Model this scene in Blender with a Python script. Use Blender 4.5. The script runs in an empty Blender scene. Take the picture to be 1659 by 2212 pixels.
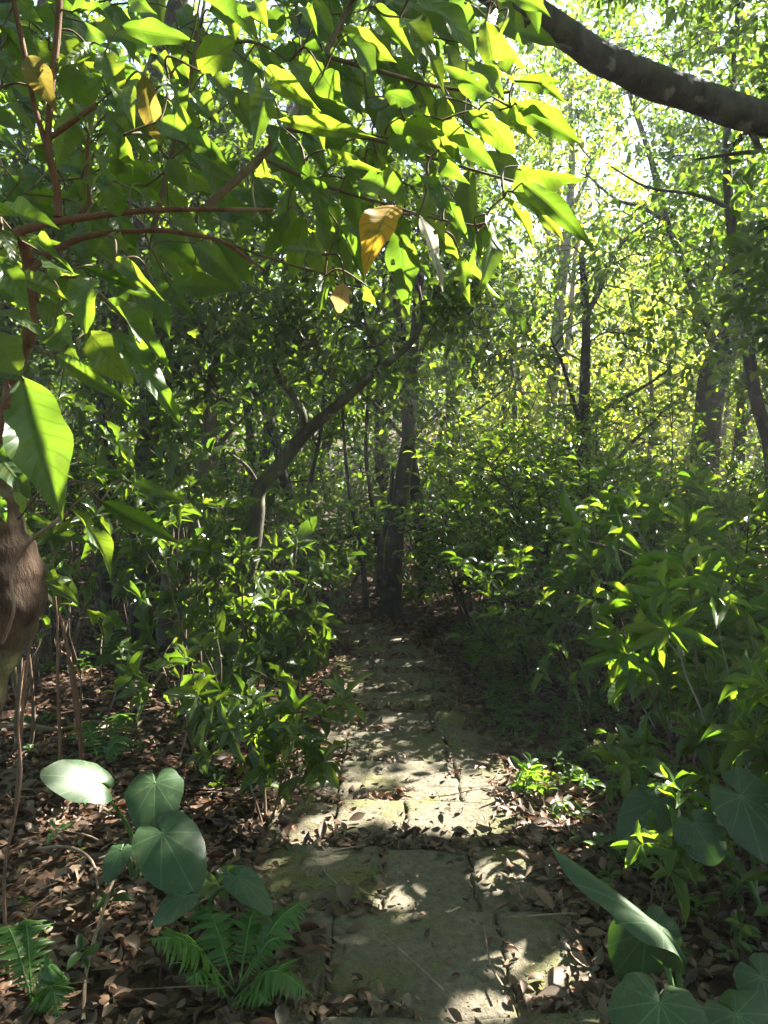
import bpy, math, bmesh
import numpy as np
from mathutils import Vector, noise

S = bpy.context.scene
COL = S.collection
# ------------------------------------------------------------------ camera
CAMZ, PITCH, F = 1.55, math.radians(6.9), 1662.0
cam = bpy.data.cameras.new("camera")
cam_o = bpy.data.objects.new("camera", cam); COL.objects.link(cam_o)
cam.sensor_fit = 'HORIZONTAL'; cam.sensor_width = 36.0; cam.lens = 36.07
cam.clip_start = 0.05; cam.clip_end = 600
cam_o.location = (0, 0, CAMZ); cam_o.rotation_euler = (math.pi/2 - PITCH, 0, 0)
S.camera = cam_o
# ------------------------------------------------------------------ sky, sun, exposure
SUN_AZ, SUN_EL = math.radians(50), math.radians(41)      # azimuth clockwise from +Y (towards +X)
SD = np.array([math.sin(SUN_AZ)*math.cos(SUN_EL), math.cos(SUN_AZ)*math.cos(SUN_EL), math.sin(SUN_EL)])
w = bpy.data.worlds.new("World"); S.world = w; w.use_nodes = True
nt = w.node_tree
sky = nt.nodes.new('ShaderNodeTexSky'); sky.sky_type = 'NISHITA'; sky.sun_disc = False
sky.sun_elevation = SUN_EL; sky.sun_rotation = SUN_AZ
nt.links.new(sky.outputs[0], nt.nodes['Background'].inputs[0])
nt.nodes['Background'].inputs[1].default_value = 0.055
sl = bpy.data.lights.new("sun", 'SUN'); sl.energy = 5.0; sl.angle = math.radians(0.53); sl.color = (1.0, 0.94, 0.83)
so = bpy.data.objects.new("sun", sl); COL.objects.link(so)
so.rotation_euler = Vector(SD).to_track_quat('Z', 'Y').to_euler()
S.view_settings.view_transform = 'Standard'; S.view_settings.look = 'None'
S.view_settings.exposure = 3.15; S.view_settings.gamma = 1.0
S.view_settings.use_curve_mapping = False
S.render.engine = 'CYCLES'
cy = S.cycles
cy.max_bounces = 7; cy.diffuse_bounces = 5; cy.glossy_bounces = 2; cy.transmission_bounces = 4
cy.transparent_max_bounces = 4; cy.caustics_reflective = False; cy.caustics_refractive = False
cy.sample_clamp_indirect = 6.0
cy.volume_bounces = 0
cy.use_denoising = True
try: cy.denoiser = 'OPENIMAGEDENOISE'
except Exception: pass

R = np.random.default_rng(11)
A = np.array

# ------------------------------------------------------------------ helpers: places
def ray(x, y):
    cx, cyy = (x-829.5)/F, -(y-1106)/F
    cp, sp = math.cos(PITCH), math.sin(PITCH)
    return A([cx, cp + cyy*sp, -sp + cyy*cp])
def P(x, y, D):
    d = ray(x, y); return A([0, 0, CAMZ]) + d*(D/d[1])
def sn(x, y, s=1.0):
    x = np.asarray(x)*s; y = np.asarray(y)*s
    return (np.sin(1.3*x+0.7*y+.4)+np.sin(-.9*x+1.7*y+1.3)+np.sin(2.3*x-1.1*y+2.1)*.6+np.sin(3.1*x+2.7*y)*.4)/3.0
def gz(x, y):
    x = np.asarray(x, float); y = np.asarray(y, float)
    z = -0.07*np.clip(y, -20, 9) + 0.02*np.clip(y-9, 0, 5) + 0.10*np.clip(y-14, 0, 60)
    ax = np.abs(x - 0.05)
    off = np.clip((ax-0.72)/0.5, 0, 1)
    z = z - 0.035 + off*(0.05*np.clip(ax-.7, 0, 12)) + off*0.05*sn(x, y, 1.7) + off*.02*sn(x, y, 6.0)
    return z
def G(x, y):
    """ground point seen at photo position x, y"""
    d = ray(x, y); o = A([0, 0, CAMZ]); lo, hi = 0.8, 40.0
    t = lo
    while t < hi:
        p = o + d*(t/d[1])
        if p[2] < gz(p[0], p[1]): break
        t += 0.02
    p = o + d*(t/d[1]); return A([p[0], p[1], float(gz(p[0], p[1]))])
def unit(v):
    v = np.asarray(v, float); n = np.linalg.norm(v, axis=-1, keepdims=True); return v/np.maximum(n, 1e-9)

# openings in the canopy the sun comes through: (point, radius)
SHAFTS = []
def shaft(p, r): SHAFTS.append((np.asarray(p, float), r))
def lit_mask(pos):
    """True where a leaf may stand"""
    keep = np.ones(len(pos), bool)
    for p, r in SHAFTS:
        d = pos - p; t = d @ SD
        q = d - t[:, None]*SD
        keep &= ~((t > 0.12) & ((q*q).sum(1) < r*r))
    return keep

# ------------------------------------------------------------------ helpers: meshes
class Geo:
    def __init__(s): s.V=[]; s.F=[]; s.U=[]; s.M=[]; s.n=0
    def add(s, V, Fc, U=None, m=0):
        V = np.asarray(V, np.float32).reshape(-1, 3); Fc = np.asarray(Fc, np.int64)
        s.V.append(V); s.F.append(Fc + s.n); s.n += len(V)
        s.U.append(np.zeros((len(V), 2), np.float32) if U is None else np.asarray(U, np.float32))
        s.M.append(np.full(len(Fc), m, np.int32))
    def tube(s, pts, rad, sides=8, m=0, rough=0.0, smooth=4, cap=True):
        pts = np.asarray(pts, float); rad = np.asarray(rad, float)
        if smooth > 1 and len(pts) > 2: pts, rad = catmull(pts, rad, smooth)
        n = len(pts)
        T = unit(np.gradient(pts, axis=0))
        ref = A([0, 0, 1.]) if abs(T[0][2]) < .9 else A([1., 0, 0])
        N = np.empty((n, 3)); N[0] = unit(np.cross(T[0], ref))
        for i in range(1, n):
            v = N[i-1] - T[i]*(N[i-1] @ T[i]); N[i] = unit(v)
        B = np.cross(T, N)
        a = np.arange(sides)/sides*2*math.pi
        rr = rad[:, None]*np.ones(sides)
        if rough > 0:
            ph = R.random(6)*6.3
            k = np.arange(n)[:, None]*.45
            rr = rr*(1 + rough*(np.sin(2*a+ph[0]+k*.6)+.7*np.sin(3*a+ph[1]-k*.8)+.6*np.sin(k*1.7+ph[2])+.4*np.sin(5*a+ph[3]+k*.3))/2)
        V = pts[:, None, :] + rr[..., None]*(np.cos(a)[None, :, None]*N[:, None, :] + np.sin(a)[None, :, None]*B[:, None, :])
        i = np.arange(n-1)[:, None]*sides; j = np.arange(sides)[None, :]; j2 = (j+1) % sides
        Fc = np.stack([i+j, i+j2, i+sides+j2, i+sides+j], -1).reshape(-1, 4)
        L = np.concatenate([[0], np.cumsum(np.linalg.norm(np.diff(pts, axis=0), axis=1))])
        U = np.stack([np.repeat(L, sides), np.tile(a/6.2832, n)], -1)
        V = V.reshape(-1, 3)
        if cap:
            V = np.concatenate([V, pts[-1:] + T[-1]*rad[-1]*.6]); U = np.concatenate([U, U[-1:]])
            b = (n-1)*sides; t = n*sides
            cf = np.stack([b+np.arange(sides), b+(np.arange(sides)+1) % sides, np.full(sides, t), np.full(sides, t)], -1)
            s.add(V, Fc, U, m); s.T = getattr(s, 'T', []); s.T.append((cf[:, :3] + s.n - len(V), m))
        else: s.add(V, Fc, U, m)
    def build(s, name, mats, parent=None, smooth=True):
        me = bpy.data.meshes.new(name)
        V = np.concatenate(s.V); Fq = np.concatenate(s.F); U = np.concatenate(s.U); M = np.concatenate(s.M)
        tri = getattr(s, 'T', [])
        nt_ = sum(len(t) for t, _ in tri)
        loops = Fq.reshape(-1)
        if tri:
            loops = np.concatenate([loops] + [t.reshape(-1) for t, _ in tri]); M = np.concatenate([M]+[np.full(len(t), m, np.int32) for t, m in tri])
        nq = len(Fq)
        me.vertices.add(len(V)); me.vertices.foreach_set('co', V.astype(np.float32).ravel())
        me.loops.add(len(loops)); me.loops.foreach_set('vertex_index', loops.astype(np.int32))
        me.polygons.add(nq+nt_)
        st = np.concatenate([np.arange(nq)*4, nq*4+np.arange(nt_)*3]).astype(np.int32)
        me.polygons.foreach_set('loop_start', st)
        me.polygons.foreach_set('material_index', M)
        me.polygons.foreach_set('use_smooth', np.full(nq+nt_, smooth, bool))
        uv = me.uv_layers.new(name='uv'); uv.data.foreach_set('uv', U[loops].astype(np.float32).ravel())
        me.update(calc_edges=True); me.validate()
        for m in (mats if isinstance(mats, (list, tuple)) else [mats]): me.materials.append(m)
        o = bpy.data.objects.new(name, me); COL.objects.link(o)
        if parent is not None:
            o.parent = parent; o.matrix_parent_inverse = parent.matrix_world.inverted()
        return o
def join(g, h):
    """append the twigs h to the leaves g, as second material"""
    if not h.n: return
    off = g.n; g.V += h.V; g.F += [f+off for f in h.F]; g.U += h.U; g.M += [m*0+1 for m in h.M]; g.n += h.n
    if hasattr(h, 'T'): g.T = [(t+off, 1) for t, m in h.T]
def catmull(p, r, k):
    q = np.concatenate([[2*p[0]-p[1]], p, [2*p[-1]-p[-2]]]); out = []; ro = []
    for i in range(len(p)-1):
        a, b, c, d = q[i:i+4]
        for t in np.arange(k)/k:
            out.append(.5*((2*b)+(-a+c)*t+(2*a-5*b+4*c-d)*t*t+(-a+3*b-3*c+d)*t**3)); ro.append(r[i]*(1-t)+r[i+1]*t)
    out.append(p[-1]); ro.append(r[-1]); return A(out), A(ro)
def thing(name, label, cat, loc=(0, 0, 0), group=None):
    o = bpy.data.objects.new(name, None); COL.objects.link(o); o.location = Vector(loc)
    o.empty_display_size = .1
    o.matrix_world.translation = Vector(loc)
    o['label'] = label; o['category'] = cat
    if group: o['group'] = group
    return o
def tag(o, label, cat, group=None):
    o['label'] = label; o['category'] = cat
    if group: o['group'] = group
    return o

# leaf templates -----------------------------------------------------
def tpl(nu, nv, a=.8, b=.95, droop=.5, fold=.25, wave=0.0, notch=0, seed=0, cup=0.0):
    u = np.linspace(0, 1, nu+1); t = np.linspace(-1, 1, nv+1)
    um = a/(a+b); wp = (u**a*(1-u)**b)/(um**a*(1-um)**b); wp = np.maximum(wp, .02)
    th = droop*.35 - droop*u
    x = np.concatenate([[0], np.cumsum(np.cos((th[1:]+th[:-1])/2))/nu]); z = np.concatenate([[0], np.cumsum(np.sin((th[1:]+th[:-1])/2))/nu])
    rg = np.random.default_rng(seed); ph = rg.random(4)*6.3
    X = np.repeat(x[:, None], nv+1, 1); Y = wp[:, None]*t[None, :]
    if wave > 0: Y = Y*(1 + .10*np.sin(u*17+ph[2])[:, None]*np.abs(t)[None, :])
    Z = z[:, None] + (fold*np.abs(Y))*.28 + cup*(Y**2)*.2 + wave*np.sin(u*9+ph[0])[:, None]*(t**2)[None, :]*wp[:, None]*np.sign(t)[None, :]*.5 + wave*.7*np.sin(u*14+ph[1])[:, None]*(t**2)[None, :]*wp[:, None]
    V = np.stack([X, Y, Z], -1).reshape(-1, 3)
    i = np.arange(nu)[:, None]*(nv+1); j = np.arange(nv)[None, :]
    Fc = np.stack([i+j, i+j+1, i+nv+2+j, i+nv+1+j], -1).reshape(-1, 4)
    if notch:
        keep = np.ones(len(Fc), bool)
        for _ in range(notch):
            ii = rg.integers(2, nu-2); jj = rg.choice([0, nv-1, 1, nv-2]); keep[ii*nv+jj] = False
            if jj in (0, nv-1) and rg.random() < .6: keep[(ii+1)*nv+jj] = False
        Fc = Fc[keep]
    U = np.stack([np.repeat(u, nv+1), np.tile(t, nu+1)], -1)
    return V, Fc, U
class Leaves:
    def __init__(s): s.p=[]; s.d=[]; s.n=[]; s.L=[]; s.W=[]
    def add(s, p, d, n, L, W):
        p = np.atleast_2d(p); k = len(p)
        s.p.append(p); s.d.append(np.broadcast_to(np.atleast_2d(d), (k, 3))); s.n.append(np.broadcast_to(np.atleast_2d(n), (k, 3)))
        s.L.append(np.broadcast_to(L, (k,))); s.W.append(np.broadcast_to(W, (k,)))
    def emit(s, geo, tpls, m=0, cull=True):
        if not s.p: return
        p = np.concatenate(s.p); d = unit(np.concatenate(s.d)); n = np.concatenate(s.n); L = np.concatenate(s.L); W = np.concatenate(s.W)
        if cull:
            k = lit_mask(p + d*L[:, None]*.5) & lit_mask(p + d*L[:, None]*.95) & lit_mask(p); p, d, n, L, W = p[k], d[k], n[k], L[k], W[k]
        if len(p) == 0: return
        sd = unit(np.cross(n, d)); n = np.cross(d, sd)
        which = R.integers(0, len(tpls), len(p))
        for q, (V, Fc, U) in enumerate(tpls):
            k = which == q
            if not k.any(): continue
            W3 = p[k][:, None, :] + V[None, :, 0, None]*(d[k]*L[k][:, None])[:, None, :] + V[None, :, 1, None]*(sd[k]*(W[k]/2)[:, None])[:, None, :] + V[None, :, 2, None]*(n[k]*L[k][:, None])[:, None, :]
            nn = k.sum(); nv = len(V)
            FF = (Fc[None] + (np.arange(nn)*nv)[:, None, None]).reshape(-1, 4)
            geo.add(W3.reshape(-1, 3), FF, np.tile(U, (nn, 1)), m)
def rnd(n, k=3): return R.normal(size=(n, k))

T_NEAR = [tpl(18, 8, .95, 1.3, d, f, w_, nt_, i) for i, (d, f, w_, nt_) in enumerate([(.5,.30,.05,0),(.9,.35,.07,2),(1.1,.2,.05,0),(.3,.4,.06,1),(.7,.15,.09,3)])]
T_MID = [tpl(6, 4, .8, .9, d, f, w_, 0, i+20) for i, (d, f, w_) in enumerate([(.5,.5,.08),(1.0,.6,.08),(1.4,.3,.1),(.2,.8,.06)])]
T_SML = [tpl(4, 2, .7, .8, d, f, 0, 0, i+40) for i, (d, f) in enumerate([(.5,.6),(1.1,.4),(.1,.9)])]
T_FAR = [tpl(3, 2, .6, .7, d, f, 0, 0, i+60) for i, (d, f) in enumerate([(.6,.7),(1.2,.3)])]
T_FAR2 = [tpl(2, 1, .5, .5, d, 0, 0, 0, i+80) for i, d in enumerate([.5, 1.0])]

# ------------------------------------------------------------------ materials
def N(t, k, **kw):
    n = t.nodes.new(k)
    for a, b in kw.items():
        if a.startswith('i_'): n.inputs[a[2:].replace('_', ' ')].default_value = b
        else: setattr(n, a, b)
    return n
def ramp(t, fac, stops):
    r = t.nodes.new('ShaderNodeValToRGB'); e = r.color_ramp.elements
    while len(e) < len(stops): e.new(.5)
    for el, (p, c) in zip(e, stops): el.position = p; el.color = (*c, 1)
    t.links.new(fac, r.inputs[0]); return r.outputs[0]
def math_(t, op, a, b=None, c=None):
    n = t.nodes.new('ShaderNodeMath'); n.operation = op
    for i, v in enumerate((a, b, c)):
        if v is None: continue
        if isinstance(v, (int, float)): n.inputs[i].default_value = v
        else: t.links.new(v, n.inputs[i])
    return n.outputs[0]
def leaf_mat(name, cols, trans, rough=.4, spec=.5, veins=0, tmix=.5, spots=0.0):
    m = bpy.data.materials.new(name); m.use_nodes = True; t = m.node_tree; L = t.links
    bs = t.nodes['Principled BSDF']; out = t.nodes['Material Output']
    g = N(t, 'ShaderNodeNewGeometry'); rp = g.outputs['Random Per Island']
    c = ramp(t, rp, [(i/(len(cols)-1), q) for i, q in enumerate(cols)])
    tc = ramp(t, rp, [(i/(len(trans)-1), q) for i, q in enumerate(trans)])
    if spots > 0:
        ns = N(t, 'ShaderNodeTexNoise'); ns.inputs['Scale'].default_value = 60; ns.inputs['Detail'].default_value = 4
        tx = N(t, 'ShaderNodeTexCoord'); L.new(tx.outputs['Object'], ns.inputs['Vector'])
        f = ramp(t, ns.outputs[0], [(.55, (0, 0, 0)), (.75, (spots, spots, spots))])
        for k in (0, 1):
            mx = N(t, 'ShaderNodeMix', data_type='RGBA'); L.new(f, mx.inputs[0]); L.new((c, tc)[k], mx.inputs[6])
            mx.inputs[7].default_value = (.16, .15, .04, 1)
            if k == 0: c = mx.outputs[2]
            else: tc = mx.outputs[2]
    if veins:
        uv = N(t, 'ShaderNodeUVMap'); sp = N(t, 'ShaderNodeSeparateXYZ'); L.new(uv.outputs[0], sp.inputs[0])
        av = math_(t, 'ABSOLUTE', sp.outputs[1])
        ph = math_(t, 'MULTIPLY', math_(t, 'SUBTRACT', sp.outputs[0], math_(t, 'MULTIPLY', av, .16)), float(veins))
        fr = math_(t, 'ABSOLUTE', math_(t, 'SUBTRACT', math_(t, 'FRACT', ph), .5))      # 0.5 between .. 0 at vein
        lat = N(t, 'ShaderNodeMapRange', interpolation_type='SMOOTHSTEP'); L.new(fr, lat.inputs[0])
        lat.inputs[1].default_value = .03; lat.inputs[2].default_value = .12; lat.inputs[3].default_value = 1; lat.inputs[4].default_value = 0
        mid = N(t, 'ShaderNodeMapRange', interpolation_type='SMOOTHSTEP'); L.new(av, mid.inputs[0])
        mid.inputs[1].default_value = .03; mid.inputs[2].default_value = .10; mid.inputs[3].default_value = 1; mid.inputs[4].default_value = 0
        vn = math_(t, 'MAXIMUM', math_(t, 'MULTIPLY', lat.outputs[0], .6), mid.outputs[0])
        mx = N(t, 'ShaderNodeMix', data_type='RGBA'); L.new(math_(t, 'MULTIPLY', vn, .6), mx.inputs[0]); L.new(c, mx.inputs[6]); mx.inputs[7].default_value = (.20, .26, .08, 1); c = mx.outputs[2]
        mx = N(t, 'ShaderNodeMix', data_type='RGBA'); L.new(math_(t, 'MULTIPLY', vn, .75), mx.inputs[0]); L.new(tc, mx.inputs[6]); mx.inputs[7].default_value = (.08, .16, .01, 1); tc = mx.outputs[2]
        bp = N(t, 'ShaderNodeBump'); bp.inputs['Strength'].default_value = .35; bp.inputs['Distance'].default_value = .004
        hh = math_(t, 'ADD', math_(t, 'MULTIPLY', fr, 1.2), math_(t, 'MULTIPLY', mid.outputs[0], -.5))
        L.new(hh, bp.inputs['Height']); L.new(bp.outputs[0], bs.inputs['Normal'])
    L.new(c, bs.inputs['Base Color']); bs.inputs['Roughness'].default_value = rough
    bs.inputs['Specular IOR Level'].default_value = spec
    tr = N(t, 'ShaderNodeBsdfTranslucent'); L.new(tc, tr.inputs[0])
    mx = N(t, 'ShaderNodeMixShader'); mx.inputs[0].default_value = tmix
    L.new(bs.outputs[0], mx.inputs[1]); L.new(tr.outputs[0], mx.inputs[2]); L.new(mx.outputs[0], out.inputs[0])
    return m
def bark_mat(name, c1, c2, moss=(.10, .12, .04), mossf=.4, scale=18, bump=.6, lichen=(.3, .32, .27)):
    m = bpy.data.materials.new(name); m.use_nodes = True; t = m.node_tree; L = t.links
    bs = t.nodes['Principled BSDF']; bs.inputs['Roughness'].default_value = .85; bs.inputs['Specular IOR Level'].default_value = .25
    tx = N(t, 'ShaderNodeTexCoord'); mp = N(t, 'ShaderNodeMapping'); mp.inputs['Scale'].default_value = (1, 1, .35)
    L.new(tx.outputs['Object'], mp.inputs[0])
    n1 = N(t, 'ShaderNodeTexNoise'); n1.inputs['Scale'].default_value = scale; n1.inputs['Detail'].default_value = 7; n1.inputs['Roughness'].default_value = .65
    L.new(mp.outputs[0], n1.inputs['Vector'])
    c = ramp(t, n1.outputs[0], [(.3, c1), (.7, c2)])
    n2 = N(t, 'ShaderNodeTexNoise'); n2.inputs['Scale'].default_value = 4.5; n2.inputs['Detail'].default_value = 5; L.new(tx.outputs['Object'], n2.inputs['Vector'])
    f = ramp(t, n2.outputs[0], [(.48, (0, 0, 0)), (.65, (mossf,)*3)])
    mx = N(t, 'ShaderNodeMix', data_type='RGBA'); L.new(f, mx.inputs[0]); L.new(c, mx.inputs[6]); mx.inputs[7].default_value = (*moss, 1)
    n3 = N(t, 'ShaderNodeTexNoise'); n3.inputs['Scale'].default_value = 9; n3.inputs['Detail'].default_value = 3
    mp2 = N(t, 'ShaderNodeMapping'); mp2.inputs['Location'].default_value = (5, 3, 1); L.new(tx.outputs['Object'], mp2.inputs[0]); L.new(mp2.outputs[0], n3.inputs['Vector'])
    f2 = ramp(t, n3.outputs[0], [(.6, (0, 0, 0)), (.68, (.55,)*3)])
    mx2 = N(t, 'ShaderNodeMix', data_type='RGBA'); L.new(f2, mx2.inputs[0]); L.new(mx.outputs[2], mx2.inputs[6]); mx2.inputs[7].default_value = (*lichen, 1)
    L.new(mx2.outputs[2], bs.inputs['Base Color'])
    bp = N(t, 'ShaderNodeBump'); bp.inputs['Strength'].default_value = bump; bp.inputs['Distance'].default_value = .02; L.new(n1.outputs[0], bp.inputs['Height']); L.new(bp.outputs[0], bs.inputs['Normal'])
    return m

M = {}
M['fore'] = leaf_mat('broad_leaf', [(.026,.055,.02),(.038,.08,.024),(.055,.105,.03)], [(.14,.27,.018),(.22,.37,.02),(.34,.46,.026)], .36, .5, veins=9, tmix=.5, spots=.5)
M['yellow'] = leaf_mat('yellow_leaf', [(.35,.2,.03),(.4,.24,.04)], [(.75,.42,.03),(.8,.45,.04)], .5, .3, veins=9, tmix=.55, spots=.8)
M['olive'] = leaf_mat('fading_leaf', [(.14,.12,.03),(.2,.15,.04)], [(.4,.30,.05),(.42,.3,.06)], .5, .3, veins=9, tmix=.5, spots=.8)
M['grey'] = leaf_mat('withered_leaf', [(.50,.47,.44),(.55,.52,.49)], [(.4,.36,.32),(.45,.4,.36)], .6, .3, veins=7, tmix=.35)
M['tan'] = leaf_mat('tan_leaf', [(.38,.25,.12),(.42,.28,.14)], [(.5,.3,.12),(.5,.3,.12)], .6, .2, veins=8, tmix=.35, spots=.6)
M['laurel'] = leaf_mat('laurel_leaf', [(.030,.050,.021),(.044,.071,.027),(.06,.095,.034)], [(.10,.20,.012),(.17,.29,.015),(.28,.39,.02)], .30, .5, veins=7, tmix=.42)
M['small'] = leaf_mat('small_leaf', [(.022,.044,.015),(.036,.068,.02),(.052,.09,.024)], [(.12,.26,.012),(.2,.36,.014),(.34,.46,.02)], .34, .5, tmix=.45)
M['sunny'] = leaf_mat('sunlit_leaf', [(.04,.09,.015),(.06,.13,.02),(.09,.15,.02)], [(.32,.46,.02),(.45,.54,.025),(.6,.6,.03)], .4, .45, tmix=.5)  # brighter, yellower leaf: sunlit glow of the right wood put into the colour
M['long'] = leaf_mat('long_leaf', [(.035,.07,.022),(.05,.10,.026),(.07,.125,.032)], [(.16,.34,.012),(.24,.42,.015),(.4,.5,.02)], .33, .5, veins=10, tmix=.45)
M['taro'] = leaf_mat('taro_leaf', [(.020,.050,.018),(.030,.066,.022)], [(.10,.26,.01),(.14,.30,.012)], .42, .45, veins=0, tmix=.2, spots=.35)
M['fern'] = leaf_mat('fern_leaf', [(.05,.12,.025),(.07,.15,.03)], [(.14,.32,.02),(.2,.38,.025)], .45, .4, tmix=.4)
M['herb'] = leaf_mat('herb_leaf', [(.025,.06,.02),(.05,.10,.025)], [(.12,.26,.015),(.25,.4,.02)], .4, .4, tmix=.4)
M['litter'] = leaf_mat('dry_leaf', [(.028,.02,.015),(.12,.068,.042),(.05,.034,.024),(.18,.11,.068),(.09,.066,.045),(.27,.18,.11),(.065,.038,.026),(.16,.125,.09),(.04,.028,.02),(.20,.115,.07),(.12,.08,.05)], [(.10,.045,.02),(.2,.09,.04),(.14,.06,.03)], .55, .35, tmix=.18)
M['grass'] = leaf_mat('grass_blade', [(.06,.14,.03),(.10,.18,.05)], [(.2,.4,.02),(.3,.45,.03)], .35, .5, tmix=.45)
M['bark'] = bark_mat('grey_bark', (.05,.04,.03), (.16,.135,.105))
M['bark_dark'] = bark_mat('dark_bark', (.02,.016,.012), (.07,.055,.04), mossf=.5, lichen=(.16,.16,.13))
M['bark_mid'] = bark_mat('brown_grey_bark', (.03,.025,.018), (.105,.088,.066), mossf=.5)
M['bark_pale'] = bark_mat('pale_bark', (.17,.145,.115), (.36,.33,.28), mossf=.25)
M['bark_red'] = bark_mat('reddish_bark', (.10,.05,.03), (.22,.125,.08), mossf=.2, scale=40, lichen=(.35,.25,.18))
M['bark_limb'] = bark_mat('mossy_bark', (.026,.024,.022), (.10,.092,.082), mossf=.45, scale=16, bump=1.0)
M['bark_near'] = bark_mat('brown_bark', (.03,.019,.013), (.10,.062,.04), mossf=.5, scale=22, bump=1.0, lichen=(.2,.17,.13))
M['twig'] = bark_mat('twig_bark', (.06,.04,.025), (.17,.12,.08), mossf=.3, scale=50, bump=.2)
M['stick'] = bark_mat('dead_wood', (.12,.085,.06), (.30,.22,.16), mossf=.15, scale=45, bump=.3)
M['stalk'] = bark_mat('green_stalk', (.06,.12,.03), (.10,.19,.05), mossf=.1, scale=20, bump=.1, lichen=(.12,.2,.06))

# ground
def ground_mat():
    m = bpy.data.materials.new('forest_soil'); m.use_nodes = True; t = m.node_tree; L = t.links
    bs = t.nodes['Principled BSDF']; bs.inputs['Roughness'].default_value = .9; bs.inputs['Specular IOR Level'].default_value = .2
    tx = N(t, 'ShaderNodeTexCoord')
    vo = N(t, 'ShaderNodeTexVoronoi'); vo.inputs['Scale'].default_value = 22; L.new(tx.outputs['Object'], vo.inputs['Vector'])
    c = ramp(t, vo.outputs['Color'], [(0, (.03,.018,.012)), (.5, (.07,.04,.024)), (1, (.13,.075,.045))])
    n = N(t, 'ShaderNodeTexNoise'); n.inputs['Scale'].default_value = 3; n.inputs['Detail'].default_value = 8; L.new(tx.outputs['Object'], n.inputs['Vector'])
    mx = N(t, 'ShaderNodeMix', data_type='RGBA', blend_type='MULTIPLY'); mx.inputs[0].default_value = .7
    L.new(c, mx.inputs[6]); L.new(ramp(t, n.outputs[0], [(.3, (.4,.38,.35)), (.7, (1, 1, 1))]), mx.inputs[7])
    L.new(mx.outputs[2], bs.inputs['Base Color'])
    bp = N(t, 'ShaderNodeBump'); bp.inputs['Strength'].default_value = .8; bp.inputs['Distance'].default_value = .03; L.new(vo.outputs['Distance'], bp.inputs['Height']); L.new(bp.outputs[0], bs.inputs['Normal'])
    return m
def stone_mat():
    m = bpy.data.materials.new('mossy_stone'); m.use_nodes = True; t = m.node_tree; L = t.links
    bs = t.nodes['Principled BSDF']; bs.inputs['Roughness'].default_value = .8; bs.inputs['Specular IOR Level'].default_value = .3
    tx = N(t, 'ShaderNodeTexCoord'); g = N(t, 'ShaderNodeNewGeometry')
    n1 = N(t, 'ShaderNodeTexNoise'); n1.inputs['Scale'].default_value = 35; n1.inputs['Detail'].default_value = 8; n1.inputs['Roughness'].default_value = .7; L.new(tx.outputs['Object'], n1.inputs['Vector'])
    c = ramp(t, n1.outputs[0], [(.3, (.07,.06,.04)), (.48, (.13,.112,.078)), (.6, (.165,.142,.102)), (.75, (.26,.225,.17))])
    n4 = N(t, 'ShaderNodeTexNoise'); n4.inputs['Scale'].default_value = 220; n4.inputs['Detail'].default_value = 3; L.new(tx.outputs['Object'], n4.inputs['Vector'])
    n5 = N(t, 'ShaderNodeTexNoise'); n5.inputs['Scale'].default_value = 1.7; n5.inputs['Detail'].default_value = 6; L.new(tx.outputs['Object'], n5.inputs['Vector'])
    for fac, col in ((ramp(t, n4.outputs[0], [(.56, (0, 0, 0)), (.68, (.7,)*3)]), (.05,.045,.03,1)), (ramp(t, n5.outputs[0], [(.45, (0, 0, 0)), (.7, (.65,)*3)]), (.075,.075,.045,1))):
        mq = N(t, 'ShaderNodeMix', data_type='RGBA'); L.new(fac, mq.inputs[0]); L.new(c, mq.inputs[6]); mq.inputs[7].default_value = col; c = mq.outputs[2]
    n2 = N(t, 'ShaderNodeTexNoise'); n2.inputs['Scale'].default_value = 2.6; n2.inputs['Detail'].default_value = 9; n2.inputs['Roughness'].default_value = .68
    off = N(t, 'ShaderNodeVectorMath', operation='ADD'); L.new(tx.outputs['Object'], off.inputs[0])
    L.new(g.outputs['Random Per Island'], off.inputs[1]); L.new(off.outputs[0], n2.inputs['Vector'])
    sx = N(t, 'ShaderNodeSeparateXYZ'); L.new(tx.outputs['Object'], sx.inputs[0])
    edge = math_(t, 'MULTIPLY', math_(t, 'ABSOLUTE', math_(t, 'SUBTRACT', sx.outputs[0], .08)), .22)
    f = ramp(t, math_(t, 'ADD', n2.outputs[0], edge), [(.55, (0, 0, 0)), (.68, (.85,)*3)])
    n3 = N(t, 'ShaderNodeTexNoise'); n3.inputs['Scale'].default_value = 90; L.new(tx.outputs['Object'], n3.inputs['Vector'])
    ms = ramp(t, n3.outputs[0], [(.3, (.05,.058,.014)), (.7, (.15,.15,.035))])
    mx = N(t, 'ShaderNodeMix', data_type='RGBA'); L.new(f, mx.inputs[0]); L.new(c, mx.inputs[6]); L.new(ms, mx.inputs[7])
    L.new(mx.outputs[2], bs.inputs['Base Color'])
    bp = N(t, 'ShaderNodeBump'); bp.inputs['Strength'].default_value = .8; bp.inputs['Distance'].default_value = .016
    L.new(math_(t, 'ADD', n1.outputs[0], math_(t, 'MULTIPLY', f, .5)), bp.inputs['Height']); L.new(bp.outputs[0], bs.inputs['Normal'])
    return m
M['soil'] = ground_mat(); M['stone'] = stone_mat()

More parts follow.
